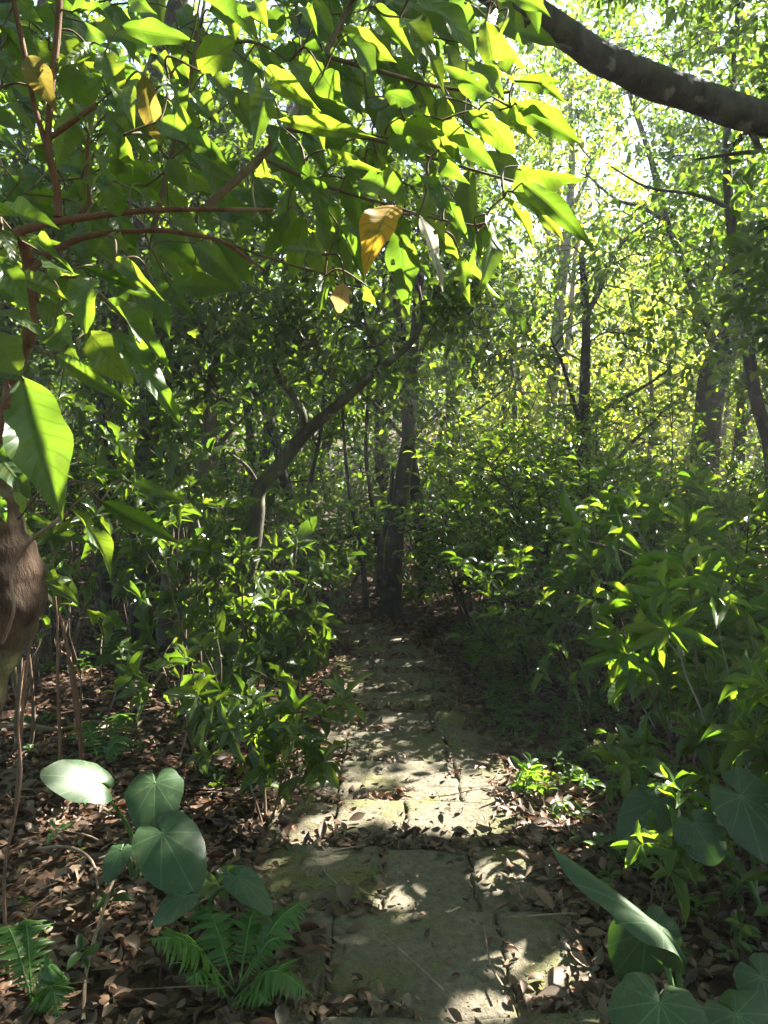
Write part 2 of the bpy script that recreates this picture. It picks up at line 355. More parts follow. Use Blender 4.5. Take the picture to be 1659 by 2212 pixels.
# ------------------------------------------------------------------ where sunbeams reach (gaps in the canopy overhead)
for x, y, r in [(960,1725,.13),(1020,1740,.17),(1090,1750,.19),(1150,1765,.15),(1000,1790,.12),(905,1770,.08),
                (1120,1690,.12),(1200,1735,.10),(1240,1800,.06),(700,1790,.07),(640,1620,.07),(560,1790,.08),(640,1830,.06),(780,1760,.06),
                (920,1388,.07),(860,1392,.05),(745,1495,.07),(720,1440,.05),(650,1470,.1),(920,1530,.05),(1090,1850,.03),(620,2203,.05),(700,2205,.05),(1000,2203,.05),(1090,2203,.05),
                (80,1588,.08),(170,1600,.06),(320,1640,.05),(240,1960,.05),(30,2130,.06),(560,2200,.07),(150,1470,.1),(110,1390,.1),(1290,1620,.08),(540,1360,.12)]:
    shaft(G(x, y), r)
for yy in range(1695, 1800, 17):
    for xx in range(850, 1230, 32):
        if ((xx-1045)/175)**2 + ((yy-1748)/52)**2 < 1: shaft(G(xx, yy), .11)
for k in range(4): shaft(G(930+k*40, 1684-k*9), .02)          # long thin bars of light on the next slabs
for k in range(6): shaft(G(700+k*25, 1795-k*6), .05)
for x, y, D, r in [(200,1690,2.6,.09),(345,1690,2.7,.07),(370,1705,2.7,.05),(420,1990,2.1,.05),(600,2105,2.0,.05),(400,1480,3.6,.14),(560,1560,3.6,.12),
                   (1440,1230,3.2,.16),(1560,1150,3.4,.16),(1500,1330,3.0,.08),(1620,1330,2.9,.10),(1340,1440,3.3,.10),(1450,1500,3.3,.10),(1600,1560,2.8,.07),(1390,1700,2.8,.06),(1600,1750,2.4,.05),(1430,2150,1.9,.09),(1540,1690,2.3,.06),
                   (385,880,.95,.05),(330,800,.95,.035),(190,670,.85,.05),(110,1075,.8,.03),(230,850,.9,.04),(250,600,1.0,.05),(225,1200,.95,.04),(300,690,1,.04),(80,460,.9,.03),
                   (560,1050,5.5,.08),(600,960,5.5,.06),(500,880,4.6,.10),(450,1080,4.4,.14),(420,1200,4.4,.12),(560,1180,5.0,.12),(330,1000,5.5,.12),(600,1240,4.9,.10),(1330,1190,3.5,.08),(620,870,4.6,.12),(560,1320,4.6,.10),
                   (1205,820,12.5,.5),(1230,680,12.5,.5),(1200,950,12.5,.4),(890,850,8,.1)]:
    shaft(P(x, y, D), r)

for x, y in [(985,60),(1010,180),(1150,175),(1190,270),(560,230),(725,195),(640,165),(755,350),(690,455),(800,125),(1050,600),(878,610),(810,515),(930,545),(470,150),(390,125),(145,110),(1200,400),(1225,470),(1100,510),(20,215),(740,360),(560,60)]:
    shaft(P(x, y, 1.17), .055)
# ------------------------------------------------------------------ ground
def build_ground():
    def axis(lo, hi, core0, core1, fine):
        a = [core0]
        while a[-1] < core1: a.append(a[-1]+fine)
        st = fine; 
        while a[-1] < hi: st *= 1.25; a.append(a[-1]+st)
        st = fine; b = [core0]
        while b[-1] > lo: st *= 1.25; b.append(b[-1]-st)
        return A(b[:0:-1] + a)
    xs = axis(-150, 150, -4, 4, .07); ys = axis(-60, 260, .5, 10, .07)
    X, Y = np.meshgrid(xs, ys); Z = gz(X, Y)
    nx, ny = len(xs), len(ys)
    i = np.arange(ny-1)[:, None]*nx; j = np.arange(nx-1)[None, :]
    Fc = np.stack([i+j, i+j+1, i+nx+j+1, i+nx+j], -1).reshape(-1, 4)
    g = Geo(); g.add(np.stack([X, Y, Z], -1), Fc); o = g.build('ground', M['soil']); o['kind'] = 'structure'
build_ground()

# ------------------------------------------------------------------ stone path
STONES = [  # far edge of each step (source pixel rows) and the joints along it
    (3990, [875,1235,2077,2440]), (3587, [1150,1312,1949,2262]), (3327, [1010,1499,1839,2125]), (3139, [1080,1330,1593,2040]),
    (2991, [1180,1347,1785,1990]), (2871, [1224,1369,1745,1940]), (2795, [1239,1412,1694,1880]), (2727, [1239,1394,1698,1796]),
    (2650, [1300,1441,1700,1790]), (2590, [1318,1470,1730]), (2539, [1372,1540,1702]), (2500, [1330,1500,1640]), (2459, [1304,1430,1535])]
COURSES = [(1.62, [-.50,-.12,.36,.70])]
for yy, xs_ in STONES:
    q = []
    for xx in xs_:
        d = ray(xx*.5486, yy*.5486); t = (CAMZ-.012)/(-d[2]-.07*d[1]); q.append(d[0]*t)
    COURSES.append((float(d[1]*t), q))
TOPS = []
path = thing('stone_path', 'worn mossy stone step path leading downhill into the wood', 'path', (0, 4, float(gz(0, 4))))
path['kind'] = 'structure'
def slab(x0, x1, y0, y1, ztop, seed):
    rg = np.random.default_rng(seed); h = .11; gap = .004
    x0 += gap*.35; x1 -= gap*.35; y0 += gap
    nx = max(4, int((x1-x0)/.03)); ny = max(4, int((y1-y0)/.03))
    xs = np.concatenate([[x0, x0+.006, x0+.016], np.linspace(x0+.03, x1-.03, nx), [x1-.016, x1-.006, x1]])
    ys = np.concatenate([[y0, y0+.006, y0+.016], np.linspace(y0+.03, y1-.03, ny), [y1-.016, y1-.006, y1]])
    X, Y = np.meshgrid(xs, ys)
    ex = np.minimum(X-x0, x1-X); ey = np.minimum(Y-y0, y1-Y)
    rd = lambda e: np.where(e < .016, .016-np.sqrt(np.maximum(0, .016**2-(.016-e)**2)), 0)
    tilt = rg.normal(0, .008, 2); ph = rg.random(6)*6.3
    Z = ztop - rd(ex) - rd(ey) + tilt[0]*(X-(x0+x1)/2) + tilt[1]*.6*(Y-(y0+y1)/2) + .004*np.sin(X*11+ph[0]+Y*6) + .003*np.sin(Y*19+ph[1]-X*9) - .0025*np.exp(-np.minimum(ex, ey)/.02)
    wob = .006*np.sin(Y*23+ph[2]) + .005*np.sin(Y*51+ph[3]); wob2 = .004*np.sin(X*17+ph[4]) + .003*np.sin(X*43+ph[5])
    kx = np.clip((X-(x0+x1)/2)/((x1-x0)/2), -1, 1); ky = np.clip((Y-(y0+y1)/2)/((y1-y0)/2), -1, 1)
    X2 = X + wob*np.abs(kx)**3; Y2 = Y + wob2*np.abs(ky)**3
    n, m_ = X.shape
    g = Geo(); i = np.arange(n-1)[:, None]*m_; j = np.arange(m_-1)[None, :]
    Fc = np.stack([i+j, i+j+1, i+m_+j+1, i+m_+j], -1).reshape(-1, 4)
    V = np.stack([X2, Y2, Z], -1).reshape(-1, 3)
    loop = list(range(m_)) + [k*m_+m_-1 for k in range(1, n)] + [(n-1)*m_+k for k in range(m_-2, -1, -1)] + [k*m_ for k in range(n-2, 0, -1)]
    low = V[loop].copy(); low[:, 2] = ztop - h
    nb = len(V); q = len(loop)
    sf = A([[loop[k], nb+k, nb+(k+1) % q, loop[(k+1) % q]] for k in range(q)])
    g.add(np.concatenate([V, low]), np.concatenate([Fc, sf]))
    return g
prev = 1.2
for ci, (yf, xs) in enumerate(COURSES):
    zt = -0.07*yf + .012
    TOPS.append((prev, yf, xs[0], xs[-1], zt))
    for k in range(len(xs)-1):
        o = slab(xs[k], xs[k+1], prev+.011, yf + R.normal(0, .008), zt + R.normal(0, .006), ci*10+k).build('stone_slab', M['stone'], path)
    prev = yf
def topz(x, y):
    """surface height incl. stones"""
    z = gz(x, y)
    for y0, y1, xa, xb, zt in TOPS:
        k = (y > y0) & (y <= y1) & (x > xa) & (x < xb); z = np.where(k, zt+.004, z)
    return z

# ------------------------------------------------------------------ fallen leaves
T_LIT = [tpl(6, 2, .95, 1.1, d, f, .0, 0, i+100) for i, (d, f) in enumerate([(.6,.5),(-.6,.8),(.2,.2),(1.6,.6),(-.2,1.3),(.1,.5),(-1.3,.3)])]
def litter():
    g = Geo(); lv = Leaves()
    def put(x, y, sc, pile=0.0):
        n = len(x); z = topz(x, y) + .006 + R.random(n)*(.018 + pile)
        a = R.random(n)*6.283
        d = np.stack([np.cos(a), np.sin(a), R.normal(0, .22, n)], -1)
        nn = np.stack([R.normal(0, .38, n), R.normal(0, .38, n), np.where(R.random(n) < .7, 1., -1.)], -1)
        L = sc*np.exp(R.normal(0, .36, n))*.049
        lv.add(np.stack([x, y, z], -1), d, nn, L, L*R.uniform(.34, .52, n))
    # forest floor
    def field(n, x0, x1, y0, y1, sc, pile=.015):
        x = R.uniform(x0, x1, n); y = R.uniform(y0, y1, n)
        on = np.zeros(n, bool)
        for ya, yb, xa, xb, _ in TOPS: on |= (y > ya) & (y <= yb) & (x > xa+.05) & (x < xb-.04)
        put(x[~on], y[~on], sc, pile)
    field(13500, -2.3, 2.3, 1.2, 4.2, 1.0)
    field(13000, -3.6, 3.6, 4.2, 8.2, 1.05)
    field(7000, -6, 6, 8.2, 14, 1.2)
    # on the stones: heaped behind each step and along the joints
    for ci, (y0, y1, xa, xb, zt) in enumerate(TOPS):
        xs = COURSES[ci][1]
        n = int([220,430,240,180,150][ci] if ci < 5 else 110)
        y = y0 + np.abs(R.normal(0, .055 if ci != 1 else .14, n)) + .01; x = R.uniform(xa, xb, n); k = sn(x, y+ci*3, 5) > -.2; put(x[k], y[k], .95, .012)
        n = int(36 if ci < 5 else 26); put(R.uniform(xa, xb, n), R.uniform(y0, y1, n), .9)
        for xj in xs[1:-1]:
            n = 14; put(xj + R.normal(0, .02, n), R.uniform(y0, y1, n), .7)
        for xe in (xs[0], xs[-1]):
            n = 70; put(xe + R.normal(0, .07, n), R.uniform(y0, y1, n), .95)
    for y0, y1, xa, xb, zt in TOPS[:9]:
        n = 240; put(R.uniform(xa-.1, xb+.1, n), R.uniform(y0, y1, n), R.uniform(.12, .34, n))
    # thick drift on the fourth and fifth steps
    put(R.normal(.1, .35, 170), R.normal(COURSES[3][0]+.05, .05, 170), .95, .02)
    put(R.normal(.80, .13, 300), R.normal(3.2, .16, 300), .95, .02)
    lv.emit(g, T_LIT, 0, cull=False)
    o = g.build('leaf_litter', M['litter']); o['kind'] = 'stuff'
    o['label'] = 'brown fallen leaves covering the forest floor and step edges'
litter()

# bits of broken twig among the leaves
def twig_debris():
    g = Geo()
    for k in range(420):
        x = R.uniform(-2.6, 2.6); y = R.uniform(1.5, 7.5)
        if abs(x-.1) < .55 and R.random() < .75: continue
        a = R.random()*6.28; L = R.uniform(.06, .3); n = 4
        t = np.linspace(0, 1, n)
        xx = x + np.cos(a)*L*t + R.normal(0, .008, n); yy = y + np.sin(a)*L*t + R.normal(0, .008, n)
        zz = topz(xx, yy) + .022 + R.random()*.02 + t*R.uniform(-.01, .03)
        g.tube(np.stack([xx, yy, zz], -1), np.linspace(.0035, .0015, n)*R.uniform(.7, 1.3), 4, smooth=2)
    o = g.build('twig_litter', M['stick']); o['kind'] = 'stuff'; o['label'] = 'thin dead twigs scattered over the leaf litter'
twig_debris()

# ------------------------------------------------------------------ plants
def wander(p, d, L, n, jit, up=0.0):
    p = A(p, float); d = unit(d); out = [p.copy()]
    for _ in range(n):
        d = unit(d + R.normal(0, jit, 3) + A([0, 0, up])); p = p + d*(L/n); out.append(p.copy())
    return A(out)
def sprig(lv, poly, k, L, asp, droop=.2, t0=.3, t1=1.0, spread=.9, lsd=.2):
    """alternate leaves along a twig"""
    n = len(poly)-1
    seg = np.linspace(t0, t1, k)*n*.999; i = seg.astype(int); f = (seg-i)[:, None]
    p = poly[i]*(1-f) + poly[i+1]*f; ax = unit(poly[i+1]-poly[i])
    sd = unit(np.cross(ax, A([0, 0, 1.])+R.normal(0, .15, (k, 3)))); up = np.cross(sd, ax)
    s = np.where(np.arange(k) % 2 == 0, 1., -1.)[:, None]
    tt = np.linspace(t0, t1, k)[:, None]
    d = ax*(.45+.5*tt) + sd*s*spread*(1.15-.6*tt) + up*R.normal(.1, .25, (k, 1)) + A([0, 0, -droop]) + R.normal(0, .15, (k, 3))
    nn = up + R.normal(0, .3, (k, 3)) + A([0, 0, .3])
    LL = L*np.exp(R.normal(0, lsd, k)); lv.add(p, d, nn, LL, LL*asp*np.exp(R.normal(0, .12, k)))
def whorl(lv, p, ax, k, L, asp, droop=.25, lsd=.2):
    ax = unit(ax); a = np.arange(k)*2.4+R.random()*6.3
    u = unit(np.cross(ax, A([.3, .9, .2]))); v = np.cross(ax, u)
    d = ax*R.uniform(.1, .6, (k, 1)) + np.cos(a)[:, None]*u + np.sin(a)[:, None]*v + A([0, 0, -droop])
    LL = L*np.exp(R.normal(0, lsd, k)); pp = p - ax*(np.arange(k)[:, None]*.008)
    lv.add(pp, d, ax + R.normal(0, .25, (k, 3)), LL, LL*asp*np.exp(R.normal(0, .1, k)))

def shrub(name, label, cat, base, h, spread, nst, mat, L, asp, tp, nb=5, nl=7, top=6, bark='twig', group=None, lean=(0, 0), t0=.35, r0=.010, droop=.25, style='sprig', dens=1.0):
    base = A(base, float); root = thing(name, label, cat, base, group)
    lv = Leaves(); gt = Geo()
    for s in range(nst):
        a = R.random()*6.28; d = A([math.cos(a)*spread+lean[0], math.sin(a)*spread+lean[1], 1.0])
        b = base + A([math.cos(a), math.sin(a), 0])*R.random()*.06*h; b[2] = float(gz(b[0], b[1])) - .03
        st = wander(b, d, h*R.uniform(.75, 1.1), 8, .10, .04)
        g = Geo(); r = r0*h**.5*R.uniform(.7, 1.2); g.tube(st, np.linspace(r, r*.3, len(st)), 6, rough=.08, smooth=3)
        g.build('stem', M[bark], root)
        for q in range(int(nb*dens)):
            t = R.uniform(t0, .98)*(len(st)-1); i = int(t); p = st[i] + (st[min(i+1, len(st)-1)]-st[i])*(t-i)
            ax = unit(st[min(i+1, len(st)-1)]-st[i]); b2 = R.random()*6.28
            dd = ax*.5 + A([math.cos(b2), math.sin(b2), R.uniform(-.1, .5)])
            tw = wander(p, dd, h*R.uniform(.14, .34), 4, .15, -.03)
            if not lit_mask(tw).all(): continue
            gt.tube(tw, np.linspace(r*.4, r*.12, len(tw)), 4, smooth=2)
            if style == 'sprig': sprig(lv, tw, nl, L, asp, droop)
            else:
                whorl(lv, tw[-1], tw[-1]-tw[-2], nl, L, asp, droop)
                sprig(lv, tw, max(2, nl//3), L, asp, droop)
        whorl(lv, st[-1], st[-1]-st[-2], top, L, asp, droop)
    g = Geo(); lv.emit(g, tp, 0)
    if g.n == 0: lv.emit(g, tp, 0, cull=False)
    join(g, gt)
    g.build('foliage', [M[mat], M[bark]], root)
    return root

def blob(lv, C, out, per, Lt, L, asp, droop=.3, flat=.5):
    n = len(C)
    ax = unit(out*.6 + rnd(n)*.55 + A([0, 0, -.05]))
    k = np.arange(per)
    pos = C[:, None, :] + ax[:, None, :]*(k/per*Lt)[None, :, None] + rnd(n*per).reshape(n, per, 3)*Lt*.13
    a = k*2.4 + R.random(n)[:, None]*6.28
    u = unit(np.cross(ax, A([.2, .3, 1.]))); v = np.cross(ax, u)
    d = ax[:, None, :]*.5 + np.cos(a)[..., None]*u[:, None, :] + np.sin(a)[..., None]*v[:, None, :]*.7 + A([0, 0, -droop]) + rnd(n*per).reshape(n, per, 3)*.25
    nn = A([0, 0, 1.]) + rnd(n*per).reshape(n, per, 3)*flat
    LL = L*np.exp(R.normal(0, .22, n*per))
    lv.add(pos.reshape(-1, 3), d.reshape(-1, 3), nn.reshape(-1, 3), LL, LL*asp)
    return ax
def tree(name, label, base_pts, radii, limbs, ells, mat, L, asp, tp, bark='bark', group=None, per=9, Lt=.3, sides=12, dens=1.0, clump=.0, twigs=True, limb_parts=True, droop=.3, cat='tree', rough=.07, flat=.5):
    """trunk polyline, limb polylines [(pts, r0, r1)], crown ellipsoids [(centre, radii, clusters)]"""
    base_pts = A(base_pts, float)
    root = thing(name, label, cat, base_pts[0], group)
    g = Geo(); g.tube(base_pts, radii, sides, rough=rough, smooth=6)
    cp, cr = catmull(base_pts, A(radii, float), 6); anchors = [cp[len(cp)//2:]]
    for pts, r0, r1 in limbs:
        pts = A(pts, float)
        gl = Geo() if limb_parts else g
        gl.tube(pts, np.linspace(r0, r1, len(pts)), max(6, sides-4), rough=rough*.8, smooth=4)
        if limb_parts: gl.build('limb', M[bark], root)
        anchors.append(catmull(pts, np.ones(len(pts)), 3)[0][2:])
    g.build('trunk', M[bark], root)
    an = np.concatenate(anchors)
    lv = Leaves(); gt = Geo()
    for c, r, n in ells:
        n = int(n*dens); c = A(c, float); r = A(r, float)
        v = unit(rnd(n))*(R.random(n)**.45)[:, None]; C = c + v*r
        if clump > 0: C = C[sn(C[:, 0]+C[:, 2]*.7, C[:, 1]+C[:, 2], 2.2) > clump-1]
        if len(C) == 0: continue
        ax = blob(lv, C, v[:len(C)], per, Lt, L, asp, droop, flat)
        if twigs:
            sel = np.arange(0, len(C), 2 if twigs is True else max(2, twigs//2))
            da = np.sqrt(((C[sel][:, None, :]-an[None])**2).sum(2)).min(1); sel = sel[np.argsort(da)]
            node = list(an); nr = [.012]*len(an)
            for q in sel:
                nd = A(node); d2 = ((nd-C[q])**2).sum(1) + .5*np.maximum(0, nd[:, 2]-C[q, 2]+.1)**2; bi = d2.argmin(); a0 = nd[bi]
                node.append(C[q]); nr.append(max(.003, nr[bi]*.8)); dl = np.linalg.norm(a0-C[q])
                m_ = (a0*.5+C[q]*.5) + A([0, 0, .08])*dl + R.normal(0, .09, 3)*dl
                if not lit_mask(A([a0*.4+m_*.6, m_, m_*.5+C[q]*.5, C[q]])).all(): continue
                r_ = nr[-1]
                gt.tube(A([a0, m_, C[q], C[q]+ax[q]*Lt]), A([r_*1.2, r_, r_*.75, .002]), 4, smooth=3, cap=False)
    g = Geo(); lv.emit(g, tp, 0)
    join(g, gt)
    g.build('crown', [M[mat], M[bark]], root)
    return root
def pp(lst): return [P(*a) for a in lst]
def foot(x, D, dz=-.08):
    p = P(x, 1000, D); return A([p[0], p[1], float(gz(p[0], p[1]))+dz])

# ------------------------------------------------------------------ trees that can be told apart
# big dark trunk on the right
tree('broadleaf_tree', 'thick dark fissured trunk leaning right above the shrubs, right of the pale twin stems', 
     [foot(1505, 11)] + pp([(1520,1040,11),(1530,900,11),(1546,800,11),(1592,700,11),(1640,600,11),(1690,440,11),(1740,230,11)]), [.27,.225,.205,.20,.165,.13,.10,.05],
     [(pp([(1556,775,11),(1520,690,11),(1485,590,11),(1440,480,11.1),(1405,340,11.2),(1360,200,11.2),(1330,60,11.3)]), .075, .025),
      (pp([(1440,480,11.1),(1390,450,11),(1330,430,10.8),(1270,380,10.5)]), .03, .012),
      (pp([(1640,600,11),(1600,500,10.7),(1590,400,10.6),(1540,280,10.5)]), .05, .02)],
     [(P(1420,330,11), (1.7,1.6,1.3), 260), (P(1640,260,10.8), (1.6,1.6,1.2), 240), (P(1540,520,11), (1.3,1.2,.8), 60), (P(1340,90,11.2), (1.4,1.4,1.0), 260), (P(1700,-20,11), (1.8,1.6,1.2), 200)],
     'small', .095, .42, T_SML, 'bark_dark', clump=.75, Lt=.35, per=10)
# dark slim one at the right edge
tree('broadleaf_tree', 'slim dark tree bending upward in front of the thick leaning trunk', 
     [foot(1700, 7.5)] + pp([(1668,1000,7.5),(1634,870,7.5),(1613,730,7.5),(1592,580,7.5),(1576,450,7.5),(1570,300,7.6),(1585,150,7.7),(1600,-60,7.8)]), [.075,.07,.062,.056,.05,.046,.04,.034,.02],
     [(pp([(1613,730,7.5),(1650,640,7.3),(1690,560,7.1)]), .035, .02), (pp([(1576,450,7.5),(1500,420,7.3),(1400,405,7.2),(1320,360,7.1)]), .022, .008), (pp([(1570,330,7.6),(1640,250,7.4),(1700,120,7.4)]), .03, .015)],
     [(P(1590,150,7.6), (1.0,1.0,.8), 100), (P(1700,-50,7.5), (1.3,1.3,.9), 200), (P(1400,-60,7.4), (1.1,1.1,.8), 170)],
     'small', .085, .42, T_SML, 'bark_dark', clump=.7, Lt=.3, per=9)
# pale twin stems
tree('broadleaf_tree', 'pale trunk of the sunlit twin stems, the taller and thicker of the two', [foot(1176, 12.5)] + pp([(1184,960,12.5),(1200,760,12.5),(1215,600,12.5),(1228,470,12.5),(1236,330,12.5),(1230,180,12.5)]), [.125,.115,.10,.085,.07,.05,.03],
     [(pp([(1228,470,12.5),(1270,380,12.3),(1300,300,12.2)]), .04, .015), (pp([(1215,560,12.5),(1165,470,12.6),(1130,400,12.6)]), .035, .015)],
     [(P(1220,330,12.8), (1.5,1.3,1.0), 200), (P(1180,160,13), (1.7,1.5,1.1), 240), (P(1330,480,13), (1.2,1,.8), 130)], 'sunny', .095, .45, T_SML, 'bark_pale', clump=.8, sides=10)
tree('broadleaf_tree', 'thin pale stem close on the right of a taller pale trunk', [foot(1202, 12.9)] + pp([(1209,950,12.9),(1221,800,12.9),(1233,680,12.9),(1242,560,12.9),(1262,440,12.9)]), [.07,.065,.055,.048,.035,.02],
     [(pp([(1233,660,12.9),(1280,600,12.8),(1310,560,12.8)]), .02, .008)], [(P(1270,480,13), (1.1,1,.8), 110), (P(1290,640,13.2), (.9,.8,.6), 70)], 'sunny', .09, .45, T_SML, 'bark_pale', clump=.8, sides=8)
# centre trunk at the end of the path
tree('broadleaf_tree', 'dark upright trunk standing at the far end of the stone path', [foot(840, 8.3)] + pp([(846,1290,8.3),(853,1180,8.3),(868,1050,8.3),(884,930,8.3),(890,800,8.3),(902,650,8.3),(915,500,8.4),(925,330,8.5),(930,150,8.6)]), [.14,.115,.10,.085,.07,.058,.05,.042,.035,.02],
     [(pp([(843,1320,8.25),(822,1260,8.2),(822,1190,8.2),(838,1110,8.2),(850,1010,8.1)]), .05, .02), (pp([(890,800,8.3),(940,700,8.1),(990,640,8)]), .03, .012), (pp([(902,650,8.3),(850,540,8.2),(800,470,8.1)]), .028, .012), (pp([(915,500,8.4),(990,420,8.3),(1040,360,8.2)]), .025, .01)],
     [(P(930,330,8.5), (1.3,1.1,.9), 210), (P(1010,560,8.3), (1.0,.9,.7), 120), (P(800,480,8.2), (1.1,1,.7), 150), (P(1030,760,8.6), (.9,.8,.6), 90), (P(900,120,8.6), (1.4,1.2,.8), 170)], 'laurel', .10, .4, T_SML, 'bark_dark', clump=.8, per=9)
# curved tree on the left of the path
tree('broadleaf_tree', 'curved grey trunk left of the path sweeping up to the right and forking', [foot(482, 5.6)] + pp([(490,1390,5.6),(512,1290,5.6),(540,1212,5.6),(555,1112,5.6),(561,1057,5.6),(600,1010,5.6),(645,952,5.6),(690,908,5.55),(745,862,5.5),(798,814,5.5),(880,748,5.4),(912,690,5.4),(905,620,5.4)]),
     [.075,.066,.062,.06,.057,.056,.054,.050,.042,.036,.030,.024,.018,.010],
     [(pp([(645,952,5.6),(655,900,5.6),(630,850,5.6),(602,815,5.6),(592,750,5.6),(600,660,5.6)]), .036, .012), (pp([(798,814,5.5),(820,770,5.5),(790,700,5.5),(780,620,5.5)]), .018, .007), (pp([(561,1057,5.6),(535,1010,5.5),(490,975,5.4)]), .02, .008)],
     [(P(640,700,5.5), (.8,.7,.5), 120), (P(800,640,5.4), (.7,.7,.5), 90), (P(500,860,5.8), (.5,.5,.35), 45), (P(940,640,5.4), (.5,.5,.4), 50), (P(700,480,5.6), (.9,.7,.5), 110)], 'laurel', .11, .36, T_MID, 'bark_mid', clump=.85, per=8, sides=14)
# pair on the left
tree('broadleaf_tree', 'almost black upright trunk, darker of the close pair left of the curved tree', [foot(296, 6.7)] + pp([(305,1340,6.7),(305,1187,6.7),(312,1062,6.7),(320,962,6.7),(322,837,6.7),(310,700,6.7),(300,520,6.8),(310,300,6.9)]), [.125,.108,.10,.10,.095,.085,.07,.05,.03],
     [(pp([(320,900,6.7),(400,760,6.5),(440,640,6.4)]), .04, .015), (pp([(312,760,6.7),(230,650,6.6),(180,560,6.5)]), .04, .015)],
     [(P(320,420,6.8), (1.5,1.2,1.0), 240), (P(180,620,6.6), (1.1,1,.8), 140), (P(440,640,6.5), (.9,.8,.6), 110), (P(120,300,6.8), (1.4,1.1,1.0), 180)], 'laurel', .11, .38, T_MID, 'bark_dark', clump=.8, per=9)
tree('broadleaf_tree', 'grey brown trunk bending right, paler of the close pair left of the curved tree', [foot(352, 6.3)] + pp([(360,1355,6.3),(370,1262,6.3),(388,1165,6.3),(420,1077,6.3),(444,1010,6.3),(452,940,6.3),(460,820,6.3),(500,680,6.3),(520,480,6.4)]), [.10,.09,.085,.082,.078,.07,.062,.05,.035,.02],
     [(pp([(444,1010,6.3),(490,940,6.2),(530,900,6.1)]), .028, .01)], [(P(500,560,6.3), (1.1,1,.8), 150), (P(430,800,6.2), (.8,.7,.5), 70), (P(560,380,6.4), (1.2,1,.8), 150)], 'laurel', .11, .38, T_MID, 'bark', clump=.8, per=8)
tree('broadleaf_tree', 'slender brown sapling trunk standing in front of the grey brown bent trunk', [foot(448, 5.2)] + pp([(440,1200,5.2),(428,1140,5.2),(412,1085,5.2),(395,1040,5.2),(350,980,5.1),(300,900,5.0)]), [.02,.018,.017,.016,.014,.011,.006],
     [], [(P(360,960,5.1), (.45,.4,.3), 26)], 'laurel', .12, .36, T_MID, 'bark', per=7, sides=8)
for (x0, D, pts, r, lab) in [(792, 8.8, [(785,1230),(770,1140),(752,1040),(742,930),(735,800)], .035, 'thin dark trunk leaning left just beyond the end of the path'),
                         (655, 7.6, [(655,1215),(660,1130),(668,1050),(690,950),(700,850)], .035, 'thin dark trunk rising behind the curved tree, left of the path end'),
                         (815, 9.5, [(818,1250),(812,1150),(800,1060),(790,960),(800,800)], .045, 'thin trunk half hidden behind the dark trunk at the path end')]:
    tree('slender_tree', lab, [foot(x0, D)] + [P(x, y, D) for x, y in pts], list(np.linspace(r, r*.4, len(pts)+1)), [], [(P(pts[-1][0], pts[-1][1]-40, D), (.9,.8,.7), 110)], 'small', .085, .42, T_SML, 'bark_dark', clump=.8, sides=8)
# tree outside the frame whose limb arches across the top right
tree('broadleaf_tree', 'heavy mossy limb arching across the sky gaps with trunk out of view', [A([3.4,4.9,-.3]), A([3.3,4.8,1.0]), A([3.05,4.6,2.2]), A([2.9,4.7,3.2]), A([2.9,5.0,4.4]), A([3.1,5.3,5.6])], [.2,.17,.16,.12,.09,.05],
     [([A([3.1,4.65,1.9])] + pp([(1800,310,4.3),(1659,262,4.2),(1580,238,4.15),(1500,205,4.1),(1400,172,4.0),(1345,146,3.95),(1290,122,3.9),(1240,84,3.85),(1180,46,3.8),(1130,16,3.75),(1070,-15,3.7),(950,-110,3.6)]), .088, .062),
      ([A([2.9,4.7,3.2]), A([3.3,5.2,3.9]), A([3.7,5.9,4.5])], .06, .03),
      (pp([(1590,240,4.15),(1640,320,4.2),(1600,330,4.2),(1500,345,4.3)]), .018, .006)],
     [(A([2.9,4.7,4.9]), (1.6,1.6,.9), 330), (A([3.7,6.0,4.9]), (1.6,1.6,1.0), 330), (A([3.3,5.1,3.3]), (1.0,1.0,.7), 260), (A([2.75,4.4,2.5]), (.6,.7,.5), 150), (A([2.45,4.15,2.2]), (.45,.5,.45), 110), (A([3.7,5.4,4.0]), (1.2,1.1,.8), 280), (A([1.6,4.2,5.0]), (1.5,1.4,.8), 420), (A([2.6,3.0,4.6]), (1.4,1.3,.8), 420), (A([1.5,2.6,4.4]), (1.2,1.0,.6), 300)], 'laurel', .11, .4, T_SML, 'bark_limb', clump=.85, per=10, sides=16, rough=.10, twigs=14)  # crown masses out of view added to shade path and near leaves

